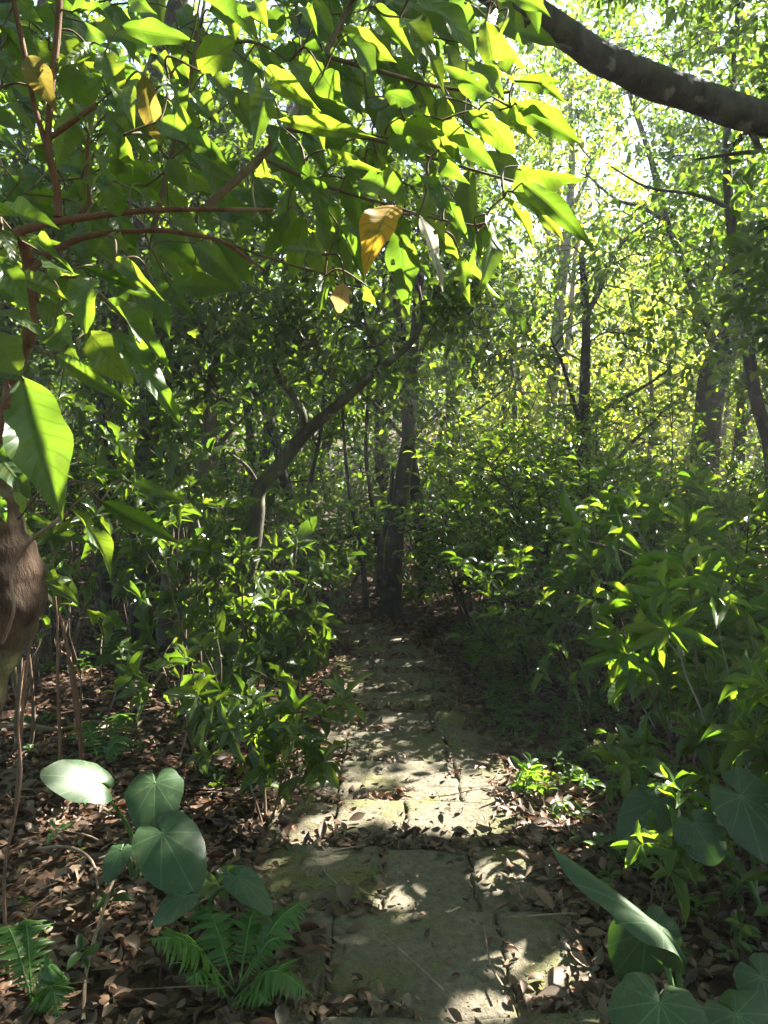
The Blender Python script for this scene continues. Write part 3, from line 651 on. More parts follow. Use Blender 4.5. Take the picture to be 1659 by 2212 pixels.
# trees added on the sunny side to shade the path, most out of view
R = np.random.default_rng(22)
GS = 'leafy trees on the slope right of the path'
for k, (x, y, h, n, *rf) in enumerate([(4.9,7.2,5.2,500),(6.2,9.4,6.4,620),(2.5,9.2,5.2,200),(7.0,6.8,6.6,620),(5.0,10.8,7.2,520),(8.2,9.6,7.4,600),(6.0,4.6,5.6,520),(5.8,8.9,4.6,420,.6),(3.9,6.1,3.9,260,.6)]):
    z0 = float(gz(x, y)); b = wander((x, y, z0-.1), (R.normal(0, .08), R.normal(0, .08), 1), h*.8, 6, .07, .03); rf = rf[0] if rf else 1.0
    lim = []
    for q in range(5):
        t = R.uniform(.4, .95)*6; i = min(5, int(t)); a = R.random()*6.28
        lim.append((wander(b[i], (math.cos(a), math.sin(a), .9), h*.3, 4, .15), .035, .012))
    tree('leafy_tree', ['bushy tree on the right slope with dark sparse crown against bright sky', 'leafy tree added on the right slope to filter the sunlight'][k % 2], b, list(np.linspace(.11, .035, 7)), lim,
         [(b[-1]+A([0, 0, -.2]), (1.7*rf,1.7*rf,h*.17), int(n*.85)), (b[-2]+A([R.normal(0, .5), R.normal(0, .5), -.5]), (1.9*rf,1.9*rf,h*.14), int(n*.6)), (b[-3]+A([R.normal(0, .5), R.normal(0, .5), -.5]), (1.4*rf,1.4*rf,h*.10), int(n*.16))],
         'small', .10, .44, T_FAR, 'bark_dark', group=GS + ['', ' filtering light'][k % 2], clump=.85, per=10, limb_parts=False, Lt=.36)

# wood behind: rows of trees going back
def wood(n, name, label, group, xr, yr, hr, mat, L, tp, crown, bark, per, ncl, low=.25, keep=None, clump=.85):
    placed = []; tries = 0
    while len(placed) < n and tries < 4000:
        tries += 1
        y = R.uniform(*yr); x = R.uniform(*xr)*y
        if keep and not keep(x, y): continue
        if any((x-a)**2+(y-b)**2 < 1.3**2 for a, b in placed): continue
        placed.append((x, y))
    for x, y in placed:
        h = R.uniform(*hr); z0 = float(gz(x, y)); b = wander((x, y, z0-.1), (R.normal(0, .1), R.normal(0, .1), 1), h*.85, 6, .07, .03)
        lim = []
        for q in range(4):
            i = int(R.integers(2, 6)); a = R.random()*6.28
            lim.append((wander(b[i], (math.cos(a), math.sin(a), .8), h*.28, 4, .15), .03, .01))
        ells = []
        for q in range(4):
            f = low + (1-low)*(q+.5)/4; p = b[min(6, int(f*6.99))] + A([R.normal(0, .6), R.normal(0, .6), 0])
            ells.append((p, (crown, crown, h*.16), ncl//4))
        tree(name, label, b, list(np.linspace(R.uniform(.07, .12), .03, 7)), lim, ells, mat, L*(1+.02*max(0, y-12)), .45, tp, bark, group=group, clump=clump, per=per, limb_parts=False, Lt=.4, sides=8, twigs=3)
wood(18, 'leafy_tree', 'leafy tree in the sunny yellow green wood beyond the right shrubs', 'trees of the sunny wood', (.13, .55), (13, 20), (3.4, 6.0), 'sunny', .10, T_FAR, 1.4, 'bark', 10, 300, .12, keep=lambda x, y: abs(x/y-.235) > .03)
wood(16, 'leafy_tree', 'leafy tree of the shady wood beyond the end of the path', 'trees of the shady wood', (-.5, .14), (9.5, 15), (6, 9), 'small', .11, T_FAR, 1.5, 'bark_dark', 10, 440, .15)
wood(14, 'background_tree', 'distant tree closing the view behind the shady wood', 'distant trees', (-.55, .15), (16, 26), (8, 12), 'small', .15, T_FAR2, 2.2, 'bark_dark', 10, 520, .05)
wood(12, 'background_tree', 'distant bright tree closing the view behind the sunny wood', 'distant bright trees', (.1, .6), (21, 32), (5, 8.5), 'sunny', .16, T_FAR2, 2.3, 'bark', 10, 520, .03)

# trees added behind the viewer and over the path to cut skylight
for k, (x, y, h) in enumerate([(-3.2,.6,6),(-5,-2,7),(-2.2,-2.6,6.5),(.8,-2.2,6.5),(3.2,-1.6,6.5),(4.6,1.6,6),(-4.6,4,7),(1.6,-5,8),(-2,-6,8),(5.5,-4.5,8),(-6.2,1.5,8),(-3.6,3.0,6.5),(-6,6.5,8.5),(-4.5,8.5,8.5),(0.2,.2,6.2),(-7.5,-4.5,9),(-3.0,5.2,6.5),(-2.8,7.6,7)]):
    b = wander((x, y, float(gz(x, y))-.1), (R.normal(0, .08), R.normal(0, .08), 1), h*.85, 6, .07, .03)
    if k == 14: b = A([[-2.3,-.6,-.2],[-2.1,-.5,1.5],[-1.7,-.3,3.2],[-1.0,0,4.6],[-.3,.2,5.4],[.2,.3,5.7],[.5,.3,5.8]])
    if k == 16: b = A([[-3.0,5.2,-.4],[-2.9,5.2,1.5],[-2.6,5.1,3.4],[-1.9,5.0,5.0],[-1.0,4.8,5.9],[-.2,4.6,6.3],[.2,4.5,6.4]])
    if k == 17: b = A([[-2.8,7.6,-.5],[-2.7,7.6,1.8],[-2.4,7.6,3.9],[-1.7,7.4,5.6],[-.9,7.2,6.7],[-.2,7.0,7.2],[.1,7.0,7.3]])
    lim = []
    for q in range(7):
        a = q*2.4 + R.random(); i = 3 + q % 4
        lim.append((wander(b[i], (math.cos(a), math.sin(a), .25), R.uniform(1.2, 2.0), 5, .18, .02), .035, .01))
    tree('leafy_tree', 'leafy tree added around the start of the path to block skylight', b, list(np.linspace(.12, .04, 7)), lim, [(b[-1]+A([0, 0, -.2]), (2.2,2.2,h*.14), 190), (b[4]+A([0, 0, -.2]), (2.2,2.2,h*.14), 200), (b[3], (1.9,1.9,h*.10), 90 if h > 6.2 and k < 16 else 40)], 'small', .19, .5, T_FAR2, 'bark_dark', group='trees added around the start of the path', per=10, limb_parts=False, Lt=.55, clump=1.0, twigs=6, sides=8)
# ------------------------------------------------------------------ undergrowth
R = np.random.default_rng(5)
# dense dark bushes, right and beyond
GU = 'dark small leaved bushes'
spots = [(1.35,5.2,1.5),(1.9,5.0,1.6),(1.15,6.1,1.6),(1.7,6.3,1.9),(2.4,5.9,1.8),(2.6,6.9,2.0),(1.3,7.1,2.0),(.9,7.6,1.7),(1.9,7.5,2.1),(.8,8.9,1.9),(1.4,8.5,2.1),(2.2,8.6,2.2),(3.2,7.8,1.6),(3.4,6.2,1.4),(3.0,9.2,1.9),(.4,9.8,1.8),(1.0,10.2,2.2),(1.9,10.2,2.3),(3.9,9.0,1.7),(4.6,10.2,2.1),(3.0,11.2,2.3),(5.0,9.6,2.2),(1.05,5.5,1.0),(1.5,6.9,2.2),(1.0,8.2,2.0)]
for x, y, h in spots:
    shrub('bush', 'dense dark small leaved bush in the shaded thicket right of the path', 'bush', (x, y, 0), h, .5, 6, 'small', .078, .40, T_SML, nb=17, nl=8, top=7, bark='bark_dark', group=GU, t0=.2, r0=.009)
for x, y, h in [(-.5,9.4,1.3),(-1.1,8.8,1.2),(-1.7,9.2,1.5),(-.1,10.6,1.6),(-2.4,8.6,1.6),(-3.1,9.3,1.9),(-1.5,10.6,2.0),(-3.6,7.9,1.9),(-2.6,10.6,2.2),(-.7,11.5,2.0),(-4.2,9.8,2.2)]:
    shrub('bush', 'low leafy bush in the dim thicket left of the path end', 'bush', (x, y, 0), h, .55, 5, 'small', .085, .40, T_SML, nb=12, nl=8, top=7, bark='bark_dark', group='bushes left of the path end', t0=.25)
# left saplings with glossy leaves
for (x, D, h, n, lab) in [(-.70,4.7,.75,5,'low glossy bush beside the path in front of the curved tree'),
                          (-.95,4.3,1.45,3,'glossy sapling in front of the base of the curved trunk'),
                          (-1.95,3.9,1.8,3,'glossy sapling behind the big drooping leaves at left'),
                          (-2.45,5.6,2.6,4,'tall leafy sapling left of the nearly black trunk'),
                          (-1.3,5.1,1.3,4,'leafy sapling at the foot of the curved tree'),
                          (-2.3,4.7,2.2,4,'leafy sapling at the far left behind the root tangle'),
                          (-.75,6.9,.9,3,'leafy bush by the left edge of the path past the curved tree'),
                          (-1.15,7.2,1.5,4,'bush in the shade between the curved tree and the path end'),
                          (-.62,5.1,1.15,4,'upright glossy sapling between the curved tree and the path'),
                          (-1.15,6.0,.9,5,'low bush at the foot of the curved trunk on its left side'),
                          (-2.7,5.0,1.2,5,'low spreading bush among dead stems at the far left'),
                          (-1.75,7.7,1.3,5,'bush in the gap behind the pair of left trunks'),
                          (-1.22,4.55,1.35,4,'leafy sapling low before the bent trunk, sunlit on top'),
                          (-2.75,6.3,2.2,5,'full leafy sapling left of and behind the nearly black trunk'),
                          (-.95,3.75,.85,4,'knee high glossy bush behind the lush young sapling'),
                          (-3.3,7.4,2.4,4,'leafy sapling farthest back on the left slope'),
                          (-2.8,6.4,2.6,4,'tall dark sapling deep on the left')]:
    shrub('sapling', lab, 'sapling', (x, D, 0), h, .32, n, 'laurel', .125, .34, T_MID, nb=6, nl=7, top=7, bark='twig', t0=.35, style='whorl')
shrub('sapling', 'lush young sapling with drooping pointed leaves beside the path near the round leaves', 'sapling', (-.52, 3.25, 0), .62, .35, 4, 'laurel', .12, .33, T_MID, nb=5, nl=7, top=7, bark='twig', t0=.25, style='whorl')
# the small seedling with a rosette on a bare stem
def seedling(name, label, base, topp, k, L, asp, mat='laurel', r=.006, extra=0, droop=.25):
    base = A(base, float); topp = A(topp, float); root = thing(name, label, 'seedling', base)
    g = Geo(); mid = (base+topp)/2 + A([.03, 0, 0]); g.tube(A([base-A([0, 0, .03]), mid, topp]), A([r, r*.8, r*.5]), 6, smooth=5); g.build('stem', M['stick'], root)
    lv = Leaves(); whorl(lv, topp, A([.05, -.25, 1.]), k, L, asp, droop, .12)
    if extra: whorl(lv, topp*.85+base*.15, A([0, 0, 1.]), extra, L*.8, asp, droop+.2)
    g = Geo(); lv.emit(g, T_NEAR, 0, cull=False); g.build('foliage', M[mat], root)
b = G(385, 1640); seedling('seedling', 'bright rosette seedling on a thin bare stem above the round leaves', b, P(402, 1492, b[1]), 9, .135, .40)
b = G(225, 1560); seedling('seedling', 'broad leaved seedling low in front of the pair of left trunks', b, P(265, 1395, b[1]), 6, .20, .45, 'fore', extra=3)
b = G(440, 1990); seedling('seedling', 'seedling with pale lit leaves just above the nearer fern clump', b, P(470, 1905, b[1]), 6, .14, .42, 'fore', droop=.1)
b = G(240, 1830); seedling('seedling', 'tiny bright green sprout left of the round leaves', b, P(120, 1790, b[1]*.95), 4, .075, .3, 'grass')
# right long leaved bushes
for (x, y, h, n, lab) in [(1.38,3.3,1.15,4,'long leaved bush catching sun just behind the tuft at the slab edge'),
                          (1.55,3.0,1.25,4,'bright long leaved bush above the large right round leaves'),
                          (1.75,3.7,1.5,5,'tall long leaved bush at the right behind the sunlit one'),
                          (1.7,4.35,1.1,4,'long leaved bush between the thicket and the sunlit bushes'),
                          (2.2,4.3,1.7,5,'largest long leaved bush at the right edge'),
                          (1.75,2.45,.95,3,'long leaved bush closest to the camera on the right'),
                          (2.3,5.0,1.4,4,'shaded long leaved bush at the front of the thicket')]:
    shrub('long_leaved_bush', lab, 'bush', (x, y, 0), h, .32, n+2, 'long', .16, .23, T_MID, nb=10, nl=8, top=8, bark='bark_pale' if 1.5 < x < 1.76 else 'twig', t0=.32, r0=.006, droop=.12, style='whorl')
for (x, y, h, lab) in [(.98,3.0,.62,'slim seedling with few long leaves standing at the right path edge'), (.95,2.55,.5,'leafy seedling behind the wavy folded leaf'), (1.35,2.35,.45,'small seedling under the right long leaved bushes'), (1.2,4.35,.7,'thin stemmed seedling against the dark thicket')]:
    shrub('seedling', lab, 'seedling', (x, y, 0), h, .2, 2, 'long', .12, .26, T_MID, nb=3, nl=5, top=6, bark='twig', t0=.5, r0=.006, style='whorl')

# ------------------------------------------------------------------ taro-like round leaves
def blade(tipdir, nrm, centre, L, Wd, seed, wave=.05, cup=.12, sinus=.55):
    rg = np.random.default_rng(seed); nth, nr = 56, 9
    th = np.linspace(-math.pi, math.pi, nth, endpoint=False) + math.pi/nth
    # heart outline around the point where the stalk meets the blade
    c = np.cos(th)
    rr = .56 + .20*c + .24*np.maximum(c, 0)**6 - sinus*.56*np.exp(-((np.abs(th)-math.pi)/.20)**2) + .012*np.sin(th*7+rg.random()*6) + .008*np.sin(th*13+rg.random()*6)
    r = np.linspace(.03, 1, nr)
    X = r[:, None]*rr*np.cos(th); Y = r[:, None]*rr*np.sin(th)*(Wd/L)*1.15
    Z = -cup*(r[:, None]**2)*(1+.3*np.cos(2*th)) + wave*(r[:, None]**2)*(np.sin(th*3+rg.random()*6)+.5*np.sin(th*7+rg.random()*6)*r[:, None]**2) + .10*np.abs(Y)
    d = unit(tipdir); n = A(nrm, float); s = unit(np.cross(n, d)); n = np.cross(d, s)
    V = A(centre) + (X[..., None]*d + Y[..., None]*s + Z[..., None]*n)*L
    i = np.arange(nr-1)[:, None]*nth; j = np.arange(nth)[None, :]; j2 = (j+1) % nth
    Fc = np.stack([i+j, i+j2, i+nth+j2, i+nth+j], -1).reshape(-1, 4)
    # uv: u = radius, v = folded angle, so that ribs run out from the stalk
    U = np.stack([np.repeat(r, nth), np.tile(th/math.pi, nr)], -1)
    return V.reshape(-1, 3), Fc, U
def taro_mat():
    m = M['taro']; t = m.node_tree; L = t.links; bs = t.nodes['Principled BSDF']
    uv = N(t, 'ShaderNodeUVMap'); sp = N(t, 'ShaderNodeSeparateXYZ'); L.new(uv.outputs[0], sp.inputs[0])
    fr = math_(t, 'ABSOLUTE', math_(t, 'SUBTRACT', math_(t, 'FRACT', math_(t, 'ADD', math_(t, 'MULTIPLY', sp.outputs[1], 5.5), .5)), .5))
    rad = math_(t, 'MULTIPLY', fr, sp.outputs[0])
    mr = N(t, 'ShaderNodeMapRange', interpolation_type='SMOOTHSTEP'); L.new(rad, mr.inputs[0]); mr.inputs[1].default_value = .006; mr.inputs[2].default_value = .03; mr.inputs[3].default_value = 1; mr.inputs[4].default_value = 0
    old = bs.inputs['Base Color'].links[0].from_socket
    mx = N(t, 'ShaderNodeMix', data_type='RGBA'); L.new(math_(t, 'MULTIPLY', mr.outputs[0], .38), mx.inputs[0]); L.new(old, mx.inputs[6]); mx.inputs[7].default_value = (.16, .26, .12, 1)
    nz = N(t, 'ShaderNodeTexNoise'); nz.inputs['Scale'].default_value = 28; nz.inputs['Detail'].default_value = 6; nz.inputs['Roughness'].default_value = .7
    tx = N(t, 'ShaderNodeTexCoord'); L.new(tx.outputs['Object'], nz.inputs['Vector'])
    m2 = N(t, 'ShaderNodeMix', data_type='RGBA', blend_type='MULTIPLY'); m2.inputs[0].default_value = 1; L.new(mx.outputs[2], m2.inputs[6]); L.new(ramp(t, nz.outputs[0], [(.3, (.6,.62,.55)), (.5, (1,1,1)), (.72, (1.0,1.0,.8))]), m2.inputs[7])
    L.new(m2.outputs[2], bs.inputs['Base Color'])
    rr_ = N(t, 'ShaderNodeMapRange'); L.new(nz.outputs[0], rr_.inputs[0]); rr_.inputs[3].default_value = .36; rr_.inputs[4].default_value = .62; L.new(rr_.outputs[0], bs.inputs['Roughness'])
    bp = N(t, 'ShaderNodeBump'); bp.inputs['Strength'].default_value = .06; bp.inputs['Distance'].default_value = .004; L.new(fr, bp.inputs['Height']); L.new(bp.outputs[0], bs.inputs['Normal'])
taro_mat()
def taro(label, base, leaves):
    base = A(base, float); root = thing('taro_plant', label, 'plant', base)
    for k, (c, tip, nrm, L, Wd, wv) in enumerate(leaves):
        c = A(c); V, Fc, U = blade(tip, nrm, c, L, Wd, int(abs(c[0]*1000))+k, wv)
        g = Geo(); g.add(V, Fc, U); lf = g.build('leaf', M['taro'], root)
        g = Geo(); b0 = base + A([R.normal(0, .015), R.normal(0, .015), -.03])
        g.tube(A([b0, b0*.6+c*.4+A([0, 0, .07]), c*.95+b0*.05+A([0, 0, -.01]), c]), A([.010, .008, .005, .004]), 6, smooth=5); g.build('stalk', M['stalk'], root)
D1 = 2.55
bb = G(335, 1900)
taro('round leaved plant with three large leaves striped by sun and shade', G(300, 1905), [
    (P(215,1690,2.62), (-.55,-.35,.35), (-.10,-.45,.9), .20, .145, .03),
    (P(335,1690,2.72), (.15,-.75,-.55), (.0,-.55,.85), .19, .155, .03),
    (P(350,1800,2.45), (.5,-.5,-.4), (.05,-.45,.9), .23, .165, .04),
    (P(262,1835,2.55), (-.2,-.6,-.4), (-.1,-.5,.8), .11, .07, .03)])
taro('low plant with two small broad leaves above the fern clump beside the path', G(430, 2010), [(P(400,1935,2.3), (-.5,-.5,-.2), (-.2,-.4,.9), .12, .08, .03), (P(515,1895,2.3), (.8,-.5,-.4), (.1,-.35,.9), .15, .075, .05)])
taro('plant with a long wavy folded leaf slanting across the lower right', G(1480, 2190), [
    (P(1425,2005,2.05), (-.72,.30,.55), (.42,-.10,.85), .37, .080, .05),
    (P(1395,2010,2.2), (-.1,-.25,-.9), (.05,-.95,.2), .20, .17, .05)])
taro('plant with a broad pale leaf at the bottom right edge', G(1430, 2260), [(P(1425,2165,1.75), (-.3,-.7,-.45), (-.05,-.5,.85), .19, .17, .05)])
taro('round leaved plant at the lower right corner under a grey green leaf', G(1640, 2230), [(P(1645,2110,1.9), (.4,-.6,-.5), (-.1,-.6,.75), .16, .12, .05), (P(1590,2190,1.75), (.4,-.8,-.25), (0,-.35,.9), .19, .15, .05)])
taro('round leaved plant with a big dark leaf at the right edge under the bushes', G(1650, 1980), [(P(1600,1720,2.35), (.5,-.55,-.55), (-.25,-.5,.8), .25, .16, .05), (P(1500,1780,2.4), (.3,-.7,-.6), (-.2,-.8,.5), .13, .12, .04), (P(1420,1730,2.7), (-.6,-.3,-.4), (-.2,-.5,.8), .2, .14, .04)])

# ------------------------------------------------------------------ ferns
def fern(label, base, fronds):
    base = A(base, float); root = thing('fern', label, 'fern', base)
    for tip, up, Lp in fronds:
        tip = A(tip); b = base + A([R.normal(0, .01), R.normal(0, .01), -.02])
        mid = b*.45 + tip*.55 + A([0, 0, up]); g = Geo()
        rp, rr = catmull(A([b, mid, tip]), A([.004, .003, .001]), 14)
        g.tube(rp, rr, 5, 1, smooth=1)
        n = 26; tt = np.linspace(.18, .99, n)*(len(rp)-1); i = np.minimum(tt.astype(int), len(rp)-2); f = (tt-i)[:, None]
        p = rp[i]*(1-f)+rp[i+1]*f; ax = unit(rp[i+1]-rp[i]); sd = unit(np.cross(ax, A([0, 0, 1.]))); nn = np.cross(sd, ax)
        u = np.linspace(0, 1, n); tt = tt + R.normal(0, .05, n); ll = Lp*R.uniform(.82, 1.1, n)*np.minimum(1, .55+u*2.2)*np.clip((1-u)*1.7, .06, 1)**.8
        lv = Leaves()
        for s in (-1, 1):
            d = sd*s + ax*.38 + nn*R.normal(-.05, .16, (n, 1)) + ax*R.normal(0, .10, (n, 1)) + A([0, 0, -.25]); lv.add(p + sd*s*.001, d, nn + R.normal(0, .12, (n, 3)), ll*R.uniform(.9, 1.08, n), ll*.25)
        lv.emit(g, T_FERN, 0, cull=False); g.build('frond', [M['fern'], M['stalk']], root)
def fern_tpl(droop, seed):
    nu = 22; u = np.linspace(0, 1, nu+1); wp = (1-u**2.2)*(.62+.38*np.abs(np.sin(u*math.pi*11)))+.02; wp[0] = .5
    V = []; 
    th = .1 - droop*u; x = np.concatenate([[0], np.cumsum(np.cos((th[1:]+th[:-1])/2))/nu]); z = np.concatenate([[0], np.cumsum(np.sin((th[1:]+th[:-1])/2))/nu])
    V = np.stack([np.repeat(x[:, None], 3, 1), wp[:, None]*A([-1, 0, 1.]), np.repeat(z[:, None], 3, 1)+.02*np.abs(A([-1, 0, 1.]))], -1).reshape(-1, 3)
    i = np.arange(nu)[:, None]*3; j = np.arange(2)[None, :]
    return V, np.stack([i+j, i+j+1, i+4+j, i+3+j], -1).reshape(-1, 4), np.stack([np.repeat(u, 3), np.tile([-1., 0, 1.], nu+1)], -1)
T_FERN = [fern_tpl(.4, 0), fern_tpl(.7, 1)]
def gp(x, y, up): p = G(x, y); return p + A([0, 0, up])
fb = P(508, 2062, 2.12)
fern('large fern with arching fronds beside the lower left of the path', fb - A([0, 0, .10]), [(P(318,2030,2.0), .07, .10), (P(672,1938,2.35), .06, .085), (P(430,1950,2.4), .06, .095), (P(560,1955,2.4), .07, .08), (P(620,2022,2.2), .05, .05)])
fern('fern with a sunlit frond tip lying toward the nearest slab', P(500, 2078, 2.08) - A([0, 0, .12]), [(P(672,2150,2.0), .09, .10), (P(400,2120,1.95), .06, .07), (P(585,2170,1.95), .05, .06)])
fern('fern in the bottom left corner on dark leaf litter', G(70, 2190), [(gp(60,2080,.14), .10, .08), (gp(150,2170,.07), .10, .07), (gp(0,2100,.15), .1, .08), (gp(130,2240,.05), .1, .07)])
fern('dim fern behind the round leaves on the left', G(225, 1660), [(gp(275,1560,.05), .10, .12), (gp(170,1600,.08), .12, .12), (gp(290,1630,.06), .1, .11)])
fern('small fern at the feet of the pair of left trunks', G(255, 1440), [(gp(225,1400,.1), .12, .12), (gp(280,1380,.15), .12, .12), (gp(300,1440,.1), .1, .1)])

# small grassy tuft in the sunbeam
def tuft(label, base, n, h, L, mat='grass'):
    base = A(base, float); root = thing('bamboo_grass', label, 'grass tuft', base); lv = Leaves()
    for s in range(n):
        st = wander(base, (R.normal(0, .5), R.normal(-.1, .4), 1), h*R.uniform(.6, 1.1), 6, .13, -.03); g = Geo(); g.tube(st, np.linspace(.0022, .0008, 7), 4, smooth=2); g.build('stem', M['stalk'], root)
        sprig(lv, st, 7, L, .16, .5, .3)
    g = Geo(); lv.emit(g, T_MID, 0, cull=False); g.build('foliage', M[mat], root)
tuft('white lit grassy tuft growing at the right edge of the sunlit slab', G(1130, 1725), 7, .22, .085)
tuft('pale grassy tuft among dark soil beneath the right bushes', G(1400, 1735), 5, .22, .08)
tuft('dim grassy tuft right of the broken slab', G(1080, 1580), 5, .2, .08, 'herb')

# ground herbs
def herbs():
    lv = Leaves(); n = 0
    for (x0, x1, y0, y1, k) in [(.68,1.5,3.6,7.5,520),(.75,2.4,2.2,3.8,150),(-1.1,-.55,4.8,8,160),(-2.6,-.8,1.8,4.5,60),(-3,-.7,5,8.5,150),(1.4,3.4,4,9,260)]:
        for _ in range(k):
            x = R.uniform(x0, x1); y = R.uniform(y0, y1); z = float(gz(x, y)); h = R.uniform(.03, .13)
            whorl(lv, A([x, y, z+h]), A([R.normal(0, .2), R.normal(0, .2), 1]), R.integers(4, 8), R.uniform(.03, .065), .42, .1)
    g = Geo(); lv.emit(g, T_SML, 0, cull=False); o = g.build('ground_cover', M['herb']); o['kind'] = 'stuff'; o['label'] = 'low green herbs sprouting along the path edges'
herbs()

# ------------------------------------------------------------------ dead stems, roots, branches
def stick(name, label, cat, pts, r0, r1, mat='stick', sides=7, group=None, side=()):
    pts = A(pts, float); g = Geo(); g.tube(pts, np.linspace(r0, r1, len(pts)), sides, rough=.12, smooth=5)
    for q in side: g.tube(A(q), np.linspace(r1, r1*.4, len(q)), 5, smooth=3)
    o = g.build(name, M[mat]); tag(o, label, cat, group); return o
gl = lambda lst, up=.02: [G(x, y)+A([0, 0, u if (u := (rest[0] if rest else up)) is not None else up]) for x, y, *rest in lst]
stick('fallen_branch', 'pale fallen branch lying in sun at the left edge', 'branch', gl([(-40,1592,.04),(60,1588,.05),(130,1592,.04),(210,1578,.05),(300,1590,.03)]), .018, .008)
stick('fallen_branch', 'thin grey fallen branch curving up toward the left trunks', 'branch', gl([(200,1600,.03),(300,1545,.07),(350,1490,.1),(400,1455,.12),(440,1430,.12)]), .014, .007)
stick('fallen_branch', 'thin bowed twig rising from the litter at the lower left', 'branch', gl([(180,2230,.02),(190,2120,.05),(230,2020,.1),(262,1945,.13),(300,1900,.12)]), .007, .004)
stick('fallen_branch', 'knotted dry twig over the litter left of the fern', 'branch', gl([(80,1855,.03),(150,1860,.06),(200,1890,.05),(215,1960,.03),(225,2030,.02)]), .007, .004)
stick('fallen_branch', 'short dry twig pointing at the low broad leaf', 'branch', gl([(215,1880,.05),(270,1875,.06),(305,1905,.04)]), .005, .003)
for k, (pts, r, lab) in enumerate([([(30,2100,2.2),(15,1900,2.2),(40,1700,2.25),(50,1560,2.3),(45,1430,2.35)], .006, 'thin upright dead stem at the far left below the brown trunk'),
                         ([(175,1560,3.6),(150,1430,3.6),(120,1330,3.6),(95,1270,3.6),(110,1180,3.6)], .010, 'pinkish dead stem hanging left of the root tangle'),
                         ([(135,1600,3.5),(125,1480,3.5),(125,1380,3.5),(118,1270,3.5)], .009, 'straight reddish dead stem in the root tangle'),
                         ([(170,1500,3.7),(150,1440,3.7),(125,1400,3.7),(130,1300,3.7),(170,1240,3.7)], .008, 'forked dead stem behind the reddish one'),
                         ([(20,1560,3.2),(60,1460,3.2),(75,1350,3.2),(60,1300,3.2)], .008, 'bent dead stem beside the brown trunk')]):
    pts = A(pp(pts)); pts[0][2] = float(gz(pts[0][0], pts[0][1]))-.02
    stick('dead_stem', lab, 'dead stem', pts + R.normal(0, .012, (len(pts), 3)), r, r*.5, 'bark_red')
# thin bare stems in the thicket
def thicket_stems():
    g = Geo()
    for k in range(200):
        y = R.uniform(4.8, 10.5); x = R.choice([R.uniform(.95, 3.6), R.uniform(-3.5, -.8)])
        z = float(gz(x, y)); st = wander((x, y, z-.03), (R.normal(0, .25), R.normal(0, .25), 1), R.uniform(.4, 1.6), 5, .12)
        g.tube(st, np.linspace(.006, .003, 6)*R.uniform(.6, 1.4), 4, smooth=2)
    o = g.build('thicket_stems', M['twig']); o['kind'] = 'stuff'; o['label'] = 'tangle of thin bare stems under the bushes'
thicket_stems()

